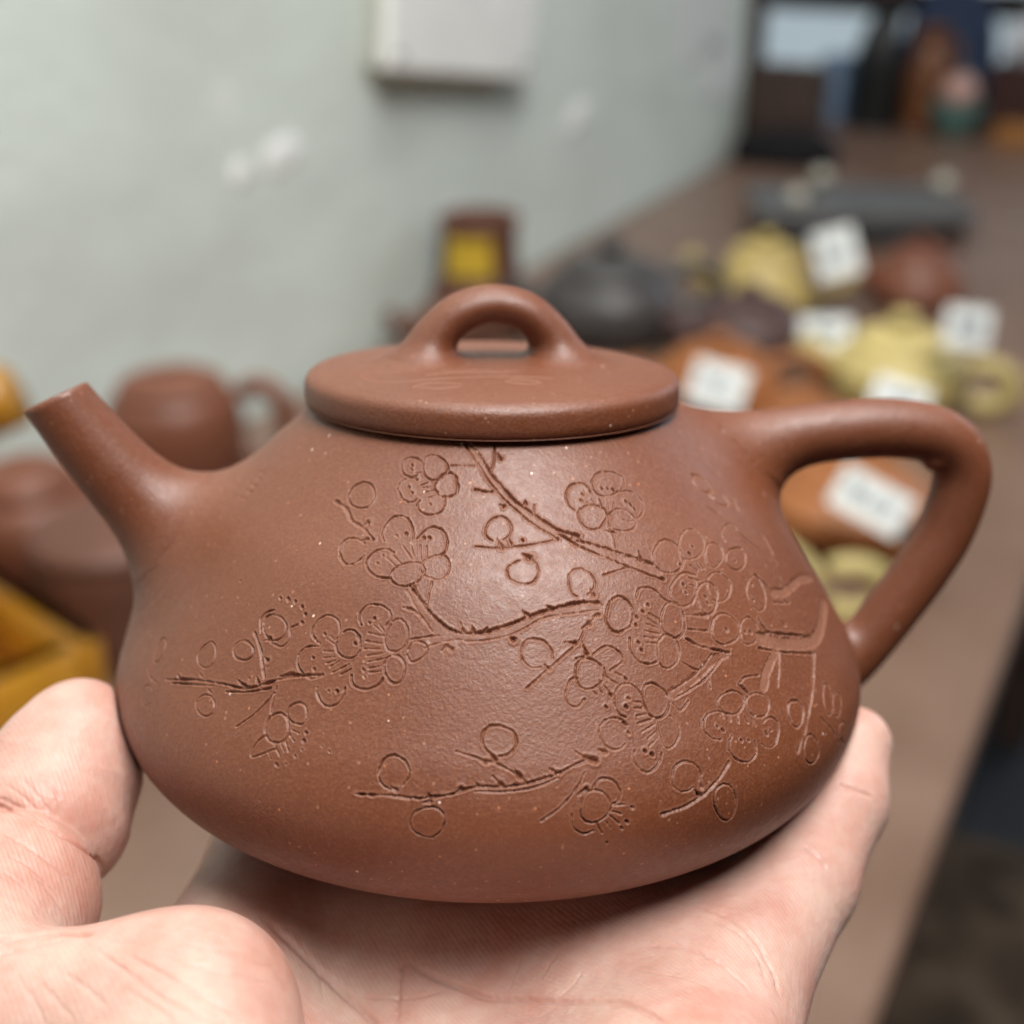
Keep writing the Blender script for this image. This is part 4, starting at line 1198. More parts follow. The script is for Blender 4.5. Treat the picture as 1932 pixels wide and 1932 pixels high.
1614,3163 1612,3180 1608,3205 1613,3227 1627,3257 1646,3275 1672,3280 1699,3273 1721,3262 1731,3249 1738,3226 1736,3201 1723,3172;g15,23:1724,2884
1688,2900 1669,2918 1650,2951 1648,2987 1653,3005 1670,3030 1681,3041 1704,3058 1729,3058 1754,3041 1768,3014 1776,2986 1779,2963 1780,2931 1775,2909
1755,2895 1738,2887 1712,2892;g15,12:1935,3106 1930,3134 1937,3161 1956,3190 1967,3206 1988,3226 2018,3244 2037,3240 2051,3228 2053,3203 2049,3172
2041,3142 2025,3112 2009,3097 1988,3082 1970,3076 1945,3082 1931,3103;g16,12:2096,3153 2109,3150 2126,3140 2136,3129 2141,3110 2137,3090 2119,3068
2100,3050 2081,3038 2054,3028 2039,3030 2022,3040 2017,3056 2016,3075 2020,3095 2033,3124 2053,3143 2076,3154;g15,12:2028,2911 2023,2936 2029,2963
2044,2973 2063,2978 2088,2973 2104,2965 2123,2948 2136,2929 2145,2901 2151,2874 2155,2848 2156,2822 2139,2817 2115,2822 2083,2845 2060,2870 2039,2894
2027,2921;g16,12:1858,3110 1873,3088 1890,3064 1908,3039 1926,3015 1943,2991 1959,2969 1971,2951 1981,2934 1989,2919 1995,2905 2003,2891
2014,2874;g30,20:1665,3068 1605,3010;g15,19:944,3024 920,3014 886,3016 863,3033 846,3058 845,3091 852,3115 862,3142 884,3161 912,3170 934,3167
965,3150 979,3133 992,3110 994,3078 979,3052;g30,35:943,3020 971,2979;g26,16:781,2920 799,2922 816,2923 834,2925 853,2926 870,2929 888,2932 906,2937
924,2943 943,2949 961,2956 978,2964 995,2972 1010,2981 1025,2991 1039,3001 1052,3011 1066,3022 1079,3033 1092,3044 1105,3056 1118,3068 1130,3080
1143,3092 1156,3104;g16,22:1142,2972 1158,2948 1170,2897 1171,2869 1168,2835 1164,2814 1155,2785 1131,2774 1105,2789 1072,2834 1056,2873 1047,2897
1043,2943 1051,2970 1064,2987 1083,2996 1108,2999 1133,2986 1149,2966;g30,15:992,3074 983,3017;g13,22:556,3014 544,2979 525,2957 511,2945 491,2935
464,2930 438,2941 420,2967 417,2992 419,3025 426,3053 439,3081 458,3094 483,3099 505,3091 521,3082 539,3058 550,3029 547,3003;g16,20:480,3109 485,3117
490,3125 496,3133 501,3140 507,3146 514,3149 522,3151 532,3151 541,3150 551,3147 560,3143 568,3138 575,3130 582,3120 587,3109 592,3097 596,3086
598,3076 598,3066 596,3056 593,3047 589,3038 585,3030 578,3021 571,3019 562,3019 558,3019;g16,20:379,2988 379,2977 378,2966 377,2955 377,2944 378,2933
381,2923 386,2914 393,2904 401,2895 410,2886 418,2880 426,2875 434,2874 449,2878 456,2882 463,2886 471,2888;g10,13:550,3012 620,3005;g10,13:556,2979
594,2959;g10,13:540,2963 585,2909;g10,13:524,2933 547,2892;g10,13:482,2930 509,2868;g20,25:642,2988 647,2980;g20,25:617,2918 621,2910;g20,25:593,2883
598,2875;g20,25:531,2812 536,2803;g16,20:448,3192 441,3178 434,3165 427,3151 421,3137 413,3123 403,3109 392,3094 379,3079 365,3063 351,3047 337,3032
324,3019 312,3008 299,2998 287,2989 274,2980 262,2972 250,2962;g30,35:409,3082 449,3104;g20,26:-540,3054 -515,3056 -490,3059 -466,3061 -442,3063
-418,3065 -394,3067 -371,3067 -348,3067 -325,3066 -303,3066 -281,3066 -259,3068 -238,3071 -217,3075 -196,3079 -175,3084 -155,3089 -135,3095 -116,3102
-98,3109 -80,3118 -63,3126 -45,3133 -26,3138 -7,3141 13,3141 33,3140 53,3139 73,3138 92,3139 110,3140 127,3142 144,3144 161,3147 178,3150 195,3154
214,3158 234,3163 254,3169 273,3175 292,3181 309,3187 324,3193 338,3200 351,3206 364,3212 376,3219 388,3225 401,3230 413,3235 425,3239 437,3244
449,3248 461,3253;g16,20:-26,3116 -1,3116 24,3116 49,3116 74,3115 98,3116 121,3117 142,3119 163,3122 184,3126 203,3129 222,3134 240,3139 256,3144
272,3150 287,3157 302,3163 316,3170 331,3177;g35,40:390,3331 399,3321 409,3310 419,3300 429,3289 438,3280 447,3272 457,3266 465,3261 474,3256 483,3252
491,3249 500,3244;g16,20:-115,3314 -93,3308 -71,3300 -48,3293 -27,3286 -8,3279 9,3274 21,3270 31,3267 45,3263 53,3261 62,3257 73,3251 86,3244 99,3237
112,3229 125,3220 137,3212 148,3204 158,3195 167,3186 177,3177 186,3167 195,3158;g30,35:137,3238 166,3185;g30,35:47,3195 84,3148;g30,35:296,3223
325,3195;g30,35:-14,3273 17,3264;g30,35:35,3309 58,3274;g30,35:-391,3115 -363,3101;g30,35:-243,3048 -214,3055;g30,35:523,3300 553,3282;g30,35:-99,3097
-85,3123;g30,35:-227,3097 -219,3076;g30,35:-27,3160 -12,3143;g18,19:52,3294 30,3311 11,3338 0,3362 -3,3389 6,3419 34,3448 62,3450 89,3447 112,3435
139,3420 151,3396 155,3358 146,3335 128,3311 110,3297 76,3293;g12,25:-387,3100 -417,3110 -435,3130 -445,3156 -445,3191 -443,3208 -435,3242 -418,3263
-386,3275 -364,3267 -337,3251 -320,3223 -312,3200 -310,3176 -319,3150 -334,3127;g13,20:-195,2869 -221,2869 -248,2876 -268,2886 -289,2912 -297,2946
-286,2980 -275,2998 -253,3012 -233,3023 -204,3031 -177,3023 -159,3004 -150,2982 -150,2946 -158,2917 -171,2896 -188,2878;g20,26:-1824,3300 -1790,3315
-1758,3328 -1727,3341 -1695,3354 -1662,3366 -1627,3378 -1589,3389 -1547,3400 -1506,3409 -1465,3418 -1427,3426 -1393,3433 -1362,3437 -1335,3440
-1309,3443 -1285,3445 -1261,3449 -1238,3455 -1216,3463 -1194,3473 -1174,3484 -1153,3496 -1133,3507 -1113,3518 -1094,3530 -1076,3541 -1058,3553
-1039,3565 -1019,3576 -995,3586 -968,3595 -938,3602 -907,3609 -875,3616 -843,3622 -813,3628;g16,20:-1765,3302 -1728,3316 -1690,3329 -1653,3341
-1619,3352 -1586,3362 -1559,3371 -1535,3378 -1514,3385 -1497,3390 -1480,3395 -1463,3400 -1446,3405;g16,20:-1350,3401 -1326,3408 -1302,3415 -1278,3422
-1254,3429 -1231,3436 -1209,3443 -1187,3452 -1166,3460 -1145,3470 -1124,3479 -1104,3488 -1083,3497;g12,20:-1626,3608 -1600,3618 -1565,3611 -1549,3598
-1526,3568 -1520,3547 -1519,3519 -1527,3498 -1538,3484 -1559,3473 -1584,3470 -1617,3474 -1643,3489 -1661,3509 -1665,3529 -1661,3555 -1652,3573
-1634,3594 -1619,3603;g18,16:-1281,3669 -1269,3654 -1266,3635 -1280,3612 -1304,3597 -1325,3593 -1352,3590 -1375,3593 -1394,3602 -1408,3617 -1417,3641
-1414,3658 -1401,3678 -1372,3696 -1350,3697 -1326,3693 -1304,3686 -1282,3675;g15,21:-1270,3807 -1280,3826 -1281,3855 -1258,3876 -1235,3883 -1195,3882
-1170,3877 -1144,3863 -1119,3840 -1111,3816 -1114,3791 -1123,3774 -1145,3755 -1175,3744 -1204,3747 -1234,3761 -1261,3786 -1272,3801;g16,20:-1273,3767
-1281,3779 -1289,3792 -1297,3805 -1305,3817 -1310,3829 -1313,3840 -1309,3859 -1304,3867 -1298,3875 -1291,3882 -1285,3888 -1278,3893 -1271,3897
-1264,3900 -1256,3903 -1248,3906 -1241,3909;g16,20:-1090,3830 -1086,3821 -1081,3812 -1078,3802 -1074,3793 -1072,3783 -1074,3766 -1078,3756 -1083,3747
-1089,3739 -1097,3732 -1105,3727 -1115,3725 -1126,3724 -1139,3726 -1152,3727 -1166,3729 -1179,3730;g22,20:-1315,3756 -1299,3742 -1283,3729 -1268,3715
-1253,3701 -1239,3685 -1224,3668 -1210,3649 -1197,3628 -1183,3606 -1170,3584 -1157,3561 -1145,3540;g20,25:-1239,3982 -1229,3976;g20,25:-1183,3989
-1172,3983;g20,25:-1128,3985 -1118,3978;g20,25:-1069,3966 -1059,3960;g20,25:-1036,3932 -1027,3926;g20,25:-1034,3882 -1025,3876;g16,20:-1088,3841
-1056,3863;g30,35:-1239,3725 -1200,3750;g30,35:-1190,3647 -1166,3633;g30,35:-1764,3369 -1736,3347;g30,35:-1307,3484 -1240,3459;g30,35:-1196,3536
-1172,3508;g30,35:-1066,3569 -987,3593;g15,13:-2037,3330 -2052,3339 -2069,3357 -2081,3377 -2089,3404 -2091,3423 -2088,3446 -2079,3464 -2060,3473
-2036,3471 -2014,3461 -1999,3447 -1988,3425 -1984,3403 -1985,3378 -1991,3359 -2002,3342 -2019,3329 -2037,3325;g12,21:-1386,3263 -1399,3243 -1422,3231
-1443,3232 -1463,3234 -1481,3241 -1502,3253 -1518,3274 -1520,3294 -1507,3319 -1490,3335 -1466,3343 -1443,3347 -1421,3340 -1403,3329 -1387,3305
-1381,3290 -1382,3260;g20,20:-1579,3427 -1542,3419;g20,20:-1469,3371 -1436,3362;g16,14:-2080,3280 -2067,3274 -2055,3267 -2043,3260 -2031,3254
-2018,3249 -2004,3245 -1988,3243 -1971,3243 -1954,3243 -1936,3244 -1918,3245 -1902,3245;g14,14:-1889,3125 -1898,3106 -1917,3089 -1938,3089 -1958,3092
-1972,3098 -1995,3115 -2006,3135 -2010,3154 -2002,3177 -1984,3192 -1969,3200 -1952,3206 -1930,3203 -1910,3193;g16,20:-1056,3514 -1058,3502 -1060,3491
-1062,3479 -1064,3468 -1068,3455 -1073,3441 -1080,3426 -1089,3409 -1099,3391 -1110,3373 -1121,3355 -1132,3338 -1144,3322 -1156,3307 -1168,3292
-1181,3277 -1194,3262 -1207,3247;g18,17:-1030,3357 -1009,3378 -984,3386 -955,3375 -940,3356 -926,3334 -919,3314 -916,3287 -917,3260 -933,3241
-962,3226 -985,3226 -1005,3231 -1027,3248 -1039,3271 -1045,3300 -1044,3319 -1039,3348;g16,18:-869,3351 -896,3349 -914,3355 -929,3362 -942,3372
-953,3393 -953,3412 -948,3428 -931,3447 -914,3459 -892,3462 -870,3454 -859,3441 -849,3425 -845,3407 -843,3386 -851,3360 -863,3350;g16,20:-1032,3251
-1039,3241 -1046,3231 -1053,3222 -1060,3212 -1065,3202 -1070,3193 -1073,3182 -1076,3171 -1078,3160 -1079,3150 -1079,3140 -1078,3128 -1074,3120
-1061,3125 -1049,3132 -1034,3143 -1016,3155 -997,3169 -979,3182 -962,3194;g16,20:-1053,3504 -1053,3493 -1052,3482 -1052,3471 -1052,3460 -1051,3448
-1050,3438 -1049,3427 -1047,3416 -1045,3405 -1043,3394 -1041,3384 -1039,3373;g10,13:-912,3291 -875,3258;g10,13:-920,3252 -889,3204;g10,13:-944,3236
-910,3194;g10,13:-966,3212 -926,3167;g10,13:-996,3176 -968,3142;g10,13:-900,3313 -859,3304;g20,25:-831,3320 -824,3314;g20,25:-828,3274
-822,3268;g20,25:-826,3228 -819,3222;g20,25:-852,3185 -846,3180;g20,25:-887,3135 -881,3130;g20,25:-934,3118 -927,3113;g10,10:-2290,4416
-2177,4428;g10,10:-2211,4404 -2242,4440;g10,10:-2319,4470 -2201,4483;g10,10:-2237,4459 -2270,4495;g10,10:-2339,4516 -2216,4529;g10,10:-2254,4505
-2288,4541;g10,10:-2372,4563 -2242,4576;g10,10:-2282,4551 -2317,4588;g10,10:-2400,4604 -2264,4618;g10,10:-2305,4594 -2343,4630;g15,10:-1613,3997
-1598,3993;g15,10:-1240,3514 -1231,3509;g15,10:-998,2912 -992,2906;g15,10:-733,3267 -726,3261;g15,10:-694,3247 -687,3241"""
for rec in CARVING.replace('\n', ' ').split(';'):
    hd, pt = rec.split(':')
    k, (w, d) = hd.strip()[0], [float(x) * .01 for x in hd.strip()[1:].split(',')]
    q = np.array([[int(c) for c in x.split(',')] for x in pt.split()], float)
    q[:, 0] /= 2000.0
    q[:, 1] /= 500.0
    pad = (w * 4 + .3) * .1
    R0 = np.interp(q[:, 1].mean(), ARC, PROF[:, 0])
    i0, i1 = np.searchsorted(SS, [q[:, 1].min() - pad, q[:, 1].max() + pad])
    j0, j1 = np.searchsorted(th_d, [q[:, 0].min() - pad / R0, q[:, 0].max() + pad / R0])
    if i1 <= i0 or j1 <= j0:
        continue
    X = th_d[None, j0:j1] * R0 * 10
    Y = SS[i0:i1, None] * 10
    D = np.full((i1 - i0, j1 - j0), 1e9)
    A = np.zeros_like(D)
    P = np.stack([q[:, 0] * R0 * 10, q[:, 1] * 10], 1)
    for i, (a, b) in enumerate(zip(P[:-1], P[1:])):
        e = b - a
        l2 = e @ e + 1e-9
        t = np.clip(((X - a[0]) * e[0] + (Y - a[1]) * e[1]) / l2, 0, 1)
        dd = np.hypot(X - a[0] - t * e[0], Y - a[1] - t * e[1])
        A = np.where(dd < D, (i + t) / (len(P) - 1), A)
        D = np.minimum(D, dd)
    D = np.maximum(D + RAG[i0:i1, j0:j1] * (1.0 if w < .19 else 1.9), 0)      # branches are cut more raggedly than petals
    dv = d * DVAR[i0:i1, j0:j1]
    if k == 'g':
        gw = max(.085, w * .58)
        if w >= .3:                       # thorns: a point that widens to the branch
            gw = .05 + w * .52 * A
            dv = dv * (.45 + .55 * A)
        g = -dv * 1.3 * np.exp(-(D / gw) ** 2)
        bu = .22 * dv * np.exp(-((D - 2.1 * gw) / (.9 * gw)) ** 2)
    else:
        s = np.clip((w + .06 - D) / .14, 0, 1)
        g = -dv * .9 * s * s * (3 - 2 * s) + dv * 2.2 * RAG[i0:i1, j0:j1] * s
        bu = np.zeros_like(g)
        CUT[i0:i1, j0:j1] = np.maximum(CUT[i0:i1, j0:j1], s * (.55 if d >= .19 else .15))
    if k == 'g':
        CUT[i0:i1, j0:j1] = np.maximum(CUT[i0:i1, j0:j1], .45 * np.exp(-((D - 1.9 * gw) / gw) ** 2))
    DEP[i0:i1, j0:j1] = np.minimum(DEP[i0:i1, j0:j1], g)
    BUR[i0:i1, j0:j1] = np.maximum(BUR[i0:i1, j0:j1], bu)
DISP = np.zeros((nr, ncol))
DISP[:, :len(th_d)] = (DEP + BUR * (DEP > -.05)) * .1 * np.clip((SS - 4.2) / .2, 0, 1)[:, None]
base = np.stack([RR[:, None] * np.sin(TH), -RR[:, None] * np.cos(TH), np.repeat(ZZ[:, None], ncol, 1)], -1)
dR, dZ = np.gradient(RR), np.gradient(ZZ)
ln = np.hypot(dR, dZ)
nrm = np.stack([(dZ / ln)[:, None] * np.sin(TH), -(dZ / ln)[:, None] * np.cos(TH), np.repeat((-dR / ln)[:, None], ncol, 1)], -1)
V = base.reshape(-1, 3)
sp = np.full(len(V), 9.0)
hs = np.full(len(V), 9.0)
m = (V[:, 0] < -2.2) & (V[:, 2] > .8)
sp[m] = curve_sdf(V[m], SP[20:], SR[20:])
m = V[:, 0] > 2.2
hs[m] = handle_sdf(V[m])
nsp, nha = sp < 1.15, hs < 1.1
near = nsp | nha
pv = V[near]
pv[nsp[near]] = to_surface(lambda p: smin(body_sdf(p), curve_sdf(p, SP[20:], SR[20:]), 1.05), pv[nsp[near]], 2)
pv[nha[near]] = to_surface(handle_union, pv[nha[near]], 2)
under = np.minimum(sp, hs)[near] < .5
pv = pv - (under * .006)[:, None] * nrm.reshape(-1, 3)[near]
Vn = V.copy()
Vn[near] = pv
Vn = Vn + nrm.reshape(-1, 3) * DISP.reshape(-1, 1)
F = grid_faces(nr, ncol)
F = F[(np.minimum(sp, hs)[F] > -.22).all(1)]
CU = np.zeros((nr, ncol))
CU[:, :len(th_d)] = CUT
Vn, F2 = compact(Vn, F)
CU = CU.ravel()[np.unique(F)]
F = F2
body = new_obj('body', Vn * .01, F, M_CLAY, teapot)
body.data.attributes.new('cut', 'FLOAT', 'POINT').data.foreach_set('value', CU.astype(np.float32))
v, f = lathe([(1.75, 4.35), (1.95, 4.9), (2.05, 5.0), (2.3, 5.0)], 96)
new_obj('mouth_rim', v * .01, f, M_CLAY, body)

# lid with its bridge knob
LIDP = catmull([(0, 5.03), (2.2, 5.03), (2.37, 5.045), (2.42, 5.11), (2.425, 5.24), (2.405, 5.345), (2.34, 5.415), (2.22, 5.455), (1.9, 5.50), (1.4, 5.545), (.8, 5.575), (0, 5.59)], 8)
lid_sdf = lathe_sdf(LIDP[::-1], 4.0, 4.0, 7.5, .02)
KP, KR = in_plane(catmull([(-1.12, 5.25, .30), (-.92, 5.58, .28), (-.72, 5.90, .245), (-.42, 6.17, .23), (0, 6.275, .225), (.42, 6.17, .23), (.72, 5.90, .245), (.92, 5.58, .28), (1.12, 5.25, .30)], 7))
KR = KR * 1.10
NK = np.array([-AD[1], AD[0], 0])


def knob_sdf(p):
    q = p - NK * ((p @ NK) * .30)[:, None]          # the strap is deeper than it is thick
    return curve_sdf(q, KP, KR)


lid_union = lambda p: smin(lid_sdf(p), knob_sdf(p), .34)
v, f = field_part(lid_union, lambda p: (knob_sdf(p) < lid_sdf(p) + .02) & (p[:, 2] > 5.3), (-1.9, -1.1, 5.2), (1.9, 1.1, 6.75), .034)
lid = empty('lid')
lid.parent = teapot
new_obj('knob', v * .01, f, M_CLAY, lid)
la = np.concatenate([[0], np.cumsum(np.hypot(*np.diff(LIDP, axis=0).T))])
ls = np.concatenate([np.linspace(0, 2.1, 8), np.arange(2.15, la[-1] - .01, .02)])
lth = np.arange(0, 2 * np.pi, .0085)
lr, lz = np.maximum(np.interp(ls, la, LIDP[:, 0]), 1e-4), np.interp(ls, la, LIDP[:, 1])
LV = np.stack([lr[:, None] * np.sin(lth), -lr[:, None] * np.cos(lth), np.repeat(lz[:, None], len(lth), 1)], -1).reshape(-1, 3)
ks = knob_sdf(LV)
nk = ks < .6
LN = LV.copy()
pv = to_surface(lid_union, LV[nk], 3)
pv = pv - ((knob_sdf(pv) < lid_sdf(pv) + .06) & (pv[:, 2] > 5.3))[:, None] * .004 * grad(lid_union, pv)
LN[nk] = pv
# faint incised twig with two leaves on the lid top
LT = [[(-1.62, -.95), (-1.50, -1.18), (-1.32, -1.38), (-1.0, -1.40), (-.55, -1.32), (0, -1.22), (.75, -1.20)], [(-.9, -1.66), (-.72, -1.52), (-.42, -1.55), (-.36, -1.68), (-.6, -1.76), (-.9, -1.66)],
      [(.18, -1.44), (.3, -1.34), (.55, -1.40), (.56, -1.50), (.38, -1.55), (.18, -1.46)], [(-1.7, -.8), (-1.4, -.86), (-1.15, -.92)], [(-.8, -1.1), (-.3, -1.02), (.2, -1.04)], [(-.6, -.93), (-.1, -.9), (.3, -.94)]]
cell = np.zeros(len(LV))
top = LV[:, 2] > 5.42
for pl in LT:
    pl = catmull(pl, 5)
    D = np.full(top.sum(), 9.0)
    q = LV[top][:, :2]
    for a, b in zip(pl[:-1], pl[1:]):
        e = b - a
        t = np.clip(((q - a) @ e) / (e @ e + 1e-9), 0, 1)
        D = np.minimum(D, np.hypot(*(q - a - t[:, None] * e).T))
    D = np.abs(D + (np.random.rand(len(D)) - .5) * .012)
    cell[top] = np.minimum(cell[top], -.018 * np.exp(-(D / .016) ** 2))
LN[:, 2] += cell
f = grid_faces(len(ls), len(lth))
f = f[(ks[f] > -.10).all(1)]
cell = cell[np.unique(f)]
LN, f = compact(LN, f)
plate = new_obj('lid_plate', LN * .01, f, M_CLAY, lid)
plate.data.attributes.new('cut', 'FLOAT', 'POINT').data.foreach_set('value', (cell / -.018 * .8).astype(np.float32))

# ------------------------------------------------------------------ the hand (same frame as the teapot)
PALM = [((-1.6, -11.5, -2.6), (-2.95, -3.0, -1.78), 1.3, 1.12), ((-.5, -11.5, -2.9), (-.5, -2.75, -2.14), 1.3, 1.12),
        ((.6, -11.5, -2.6), (1.5, -3.0, -1.50), 1.3, 1.15), ((1.2, -11.2, -2.4), (2.55, -4.1, -1.15), 1.3, 1.02),
        ((1.3, -10.5, -1.9), (2.05, -5.9, -1.22), 1.5, .95), ((-.2, -11.8, -2.8), (-.2, -20, -4.2), 2.1, 2.5), ((-2.85, -2.1, -1.7), (2.4, -2.9, -1.25), .95, .92), ((1.9, -2.4, -1.05), (3.2, -2.1, -.85), .78, .7)]
THENAR = [((-1.6, -10.5, -1.9), (-2.85, -5.95, .0), 1.6, .95), ((-2.85, -5.95, -.1), (-5.4, -5.7, -.35), .95, 1.0)]
THUMB = [((-5.5, -5.7, -.2), (-5.30, -4.0, .02), 1.1, .93), ((-5.30, -4.0, .02), (-5.52, -3.66, -.17), .93, 1.02), ((-5.29, -2.66, .36), (-5.2, -2.05, .78), 1.0, .86), ((-5.2, -2.05, .78), (-5.08, -1.78, 1.17), .85, .55)]
FINGERS = [[((-2.95, -3.0, -1.6), (-2.95, 1.6, -1.0), 1.0, .82), ((-2.9, 1.6, -1.0), (-2.7, 3.9, -.75), .82, .74), ((-2.7, 3.9, -.75), (-2.4, 5.6, -.3), .74, .6)],
           [((-.5, -2.5, -1.7), (-.6, 2.6, -.98), 1.0, .84), ((-.6, 2.6, -.98), (-.5, 5.2, -.7), .84, .75), ((-.5, 5.2, -.7), (-.4, 7.0, -.1), .75, .62)],
           [((1.5, -3.0, -1.5), (1.9, 1.6, -.95), 1.0, .8), ((1.9, 1.6, -.95), (2.1, 4.1, -.7), .8, .7), ((2.1, 4.1, -.7), (2.2, 5.9, 0), .7, .58)],
           [((2.65, -4.1, -1.1), (3.85, -2.55, -.42), .93, .72), ((3.85, -2.55, -.42), (4.5, -1.55, .15), .72, .66), ((4.5, -1.55, .15), (4.84, -1.0, .66), .66, .5)]]


def hand_sdf(p):
    f = cone_sdf(p, *PALM[0])
    for c in PALM[1:]:
        f = smin(f, cone_sdf(p, *c), .9)
    f = smin(f, smin(cone_sdf(p, *THENAR[0]), cone_sdf(p, *THENAR[1]), .7), .55)
    t = cone_sdf(p, *THUMB[0])
    for c, k in zip(THUMB[1:], (.3, .07, .35)):
        t = smin(t, cone_sdf(p, *c), k)
    f = smin(f, t, .3)
    for fg in FINGERS:
        g = cone_sdf(p, *fg[0])
        for c in fg[1:]:
            g = smin(g, cone_sdf(p, *c), .18)
        f = smin(f, g, .35)
    # flesh gives way where it presses against the pot
    return -smin(-f, body_sdf(p) - .012, .08)


def build_hand():
    lo, h = np.array([-7.6, -16.0, -6.6]), .13
    n = np.array([106, 184, 70])
    v, f = surface_nets(banded(hand_sdf, lo, h, n), lo, h)
    v = to_surface(hand_sdf, v, 2)
    v, f = sub_quads(v, f)
    v = to_surface(hand_sdf, v, 1)
    for lim in ((-9.0, 1.5, -2.0), (-8.0, .6, -1.5)):      # finer skin where it is seen close up
        c = v[f].mean(1)
        vis = (c[:, 1] > lim[0]) & (c[:, 1] < lim[1]) & (c[:, 2] > lim[2])
        v2, f2 = sub_quads(*compact(v, f[vis]))
        v2 = to_surface(hand_sdf, v2, 1)
        v1, f1 = compact(v, f[~vis])
        v, f = np.vstack([v1, v2]), np.vstack([f1, f2 + len(v1)])
    key = np.round(v * 2e4).astype(np.int64)
    _, first, inv = np.unique(key, axis=0, return_index=True, return_inverse=True)
    v, f = v[first], inv.reshape(-1)[f]
    g = vert_normals(v, f)
    k = np.arange(0, len(v), 97)
    if (g[k] * grad(hand_sdf, v[k])).sum() < 0:
        f, g = f[:, ::-1], -g
    return v, f, g


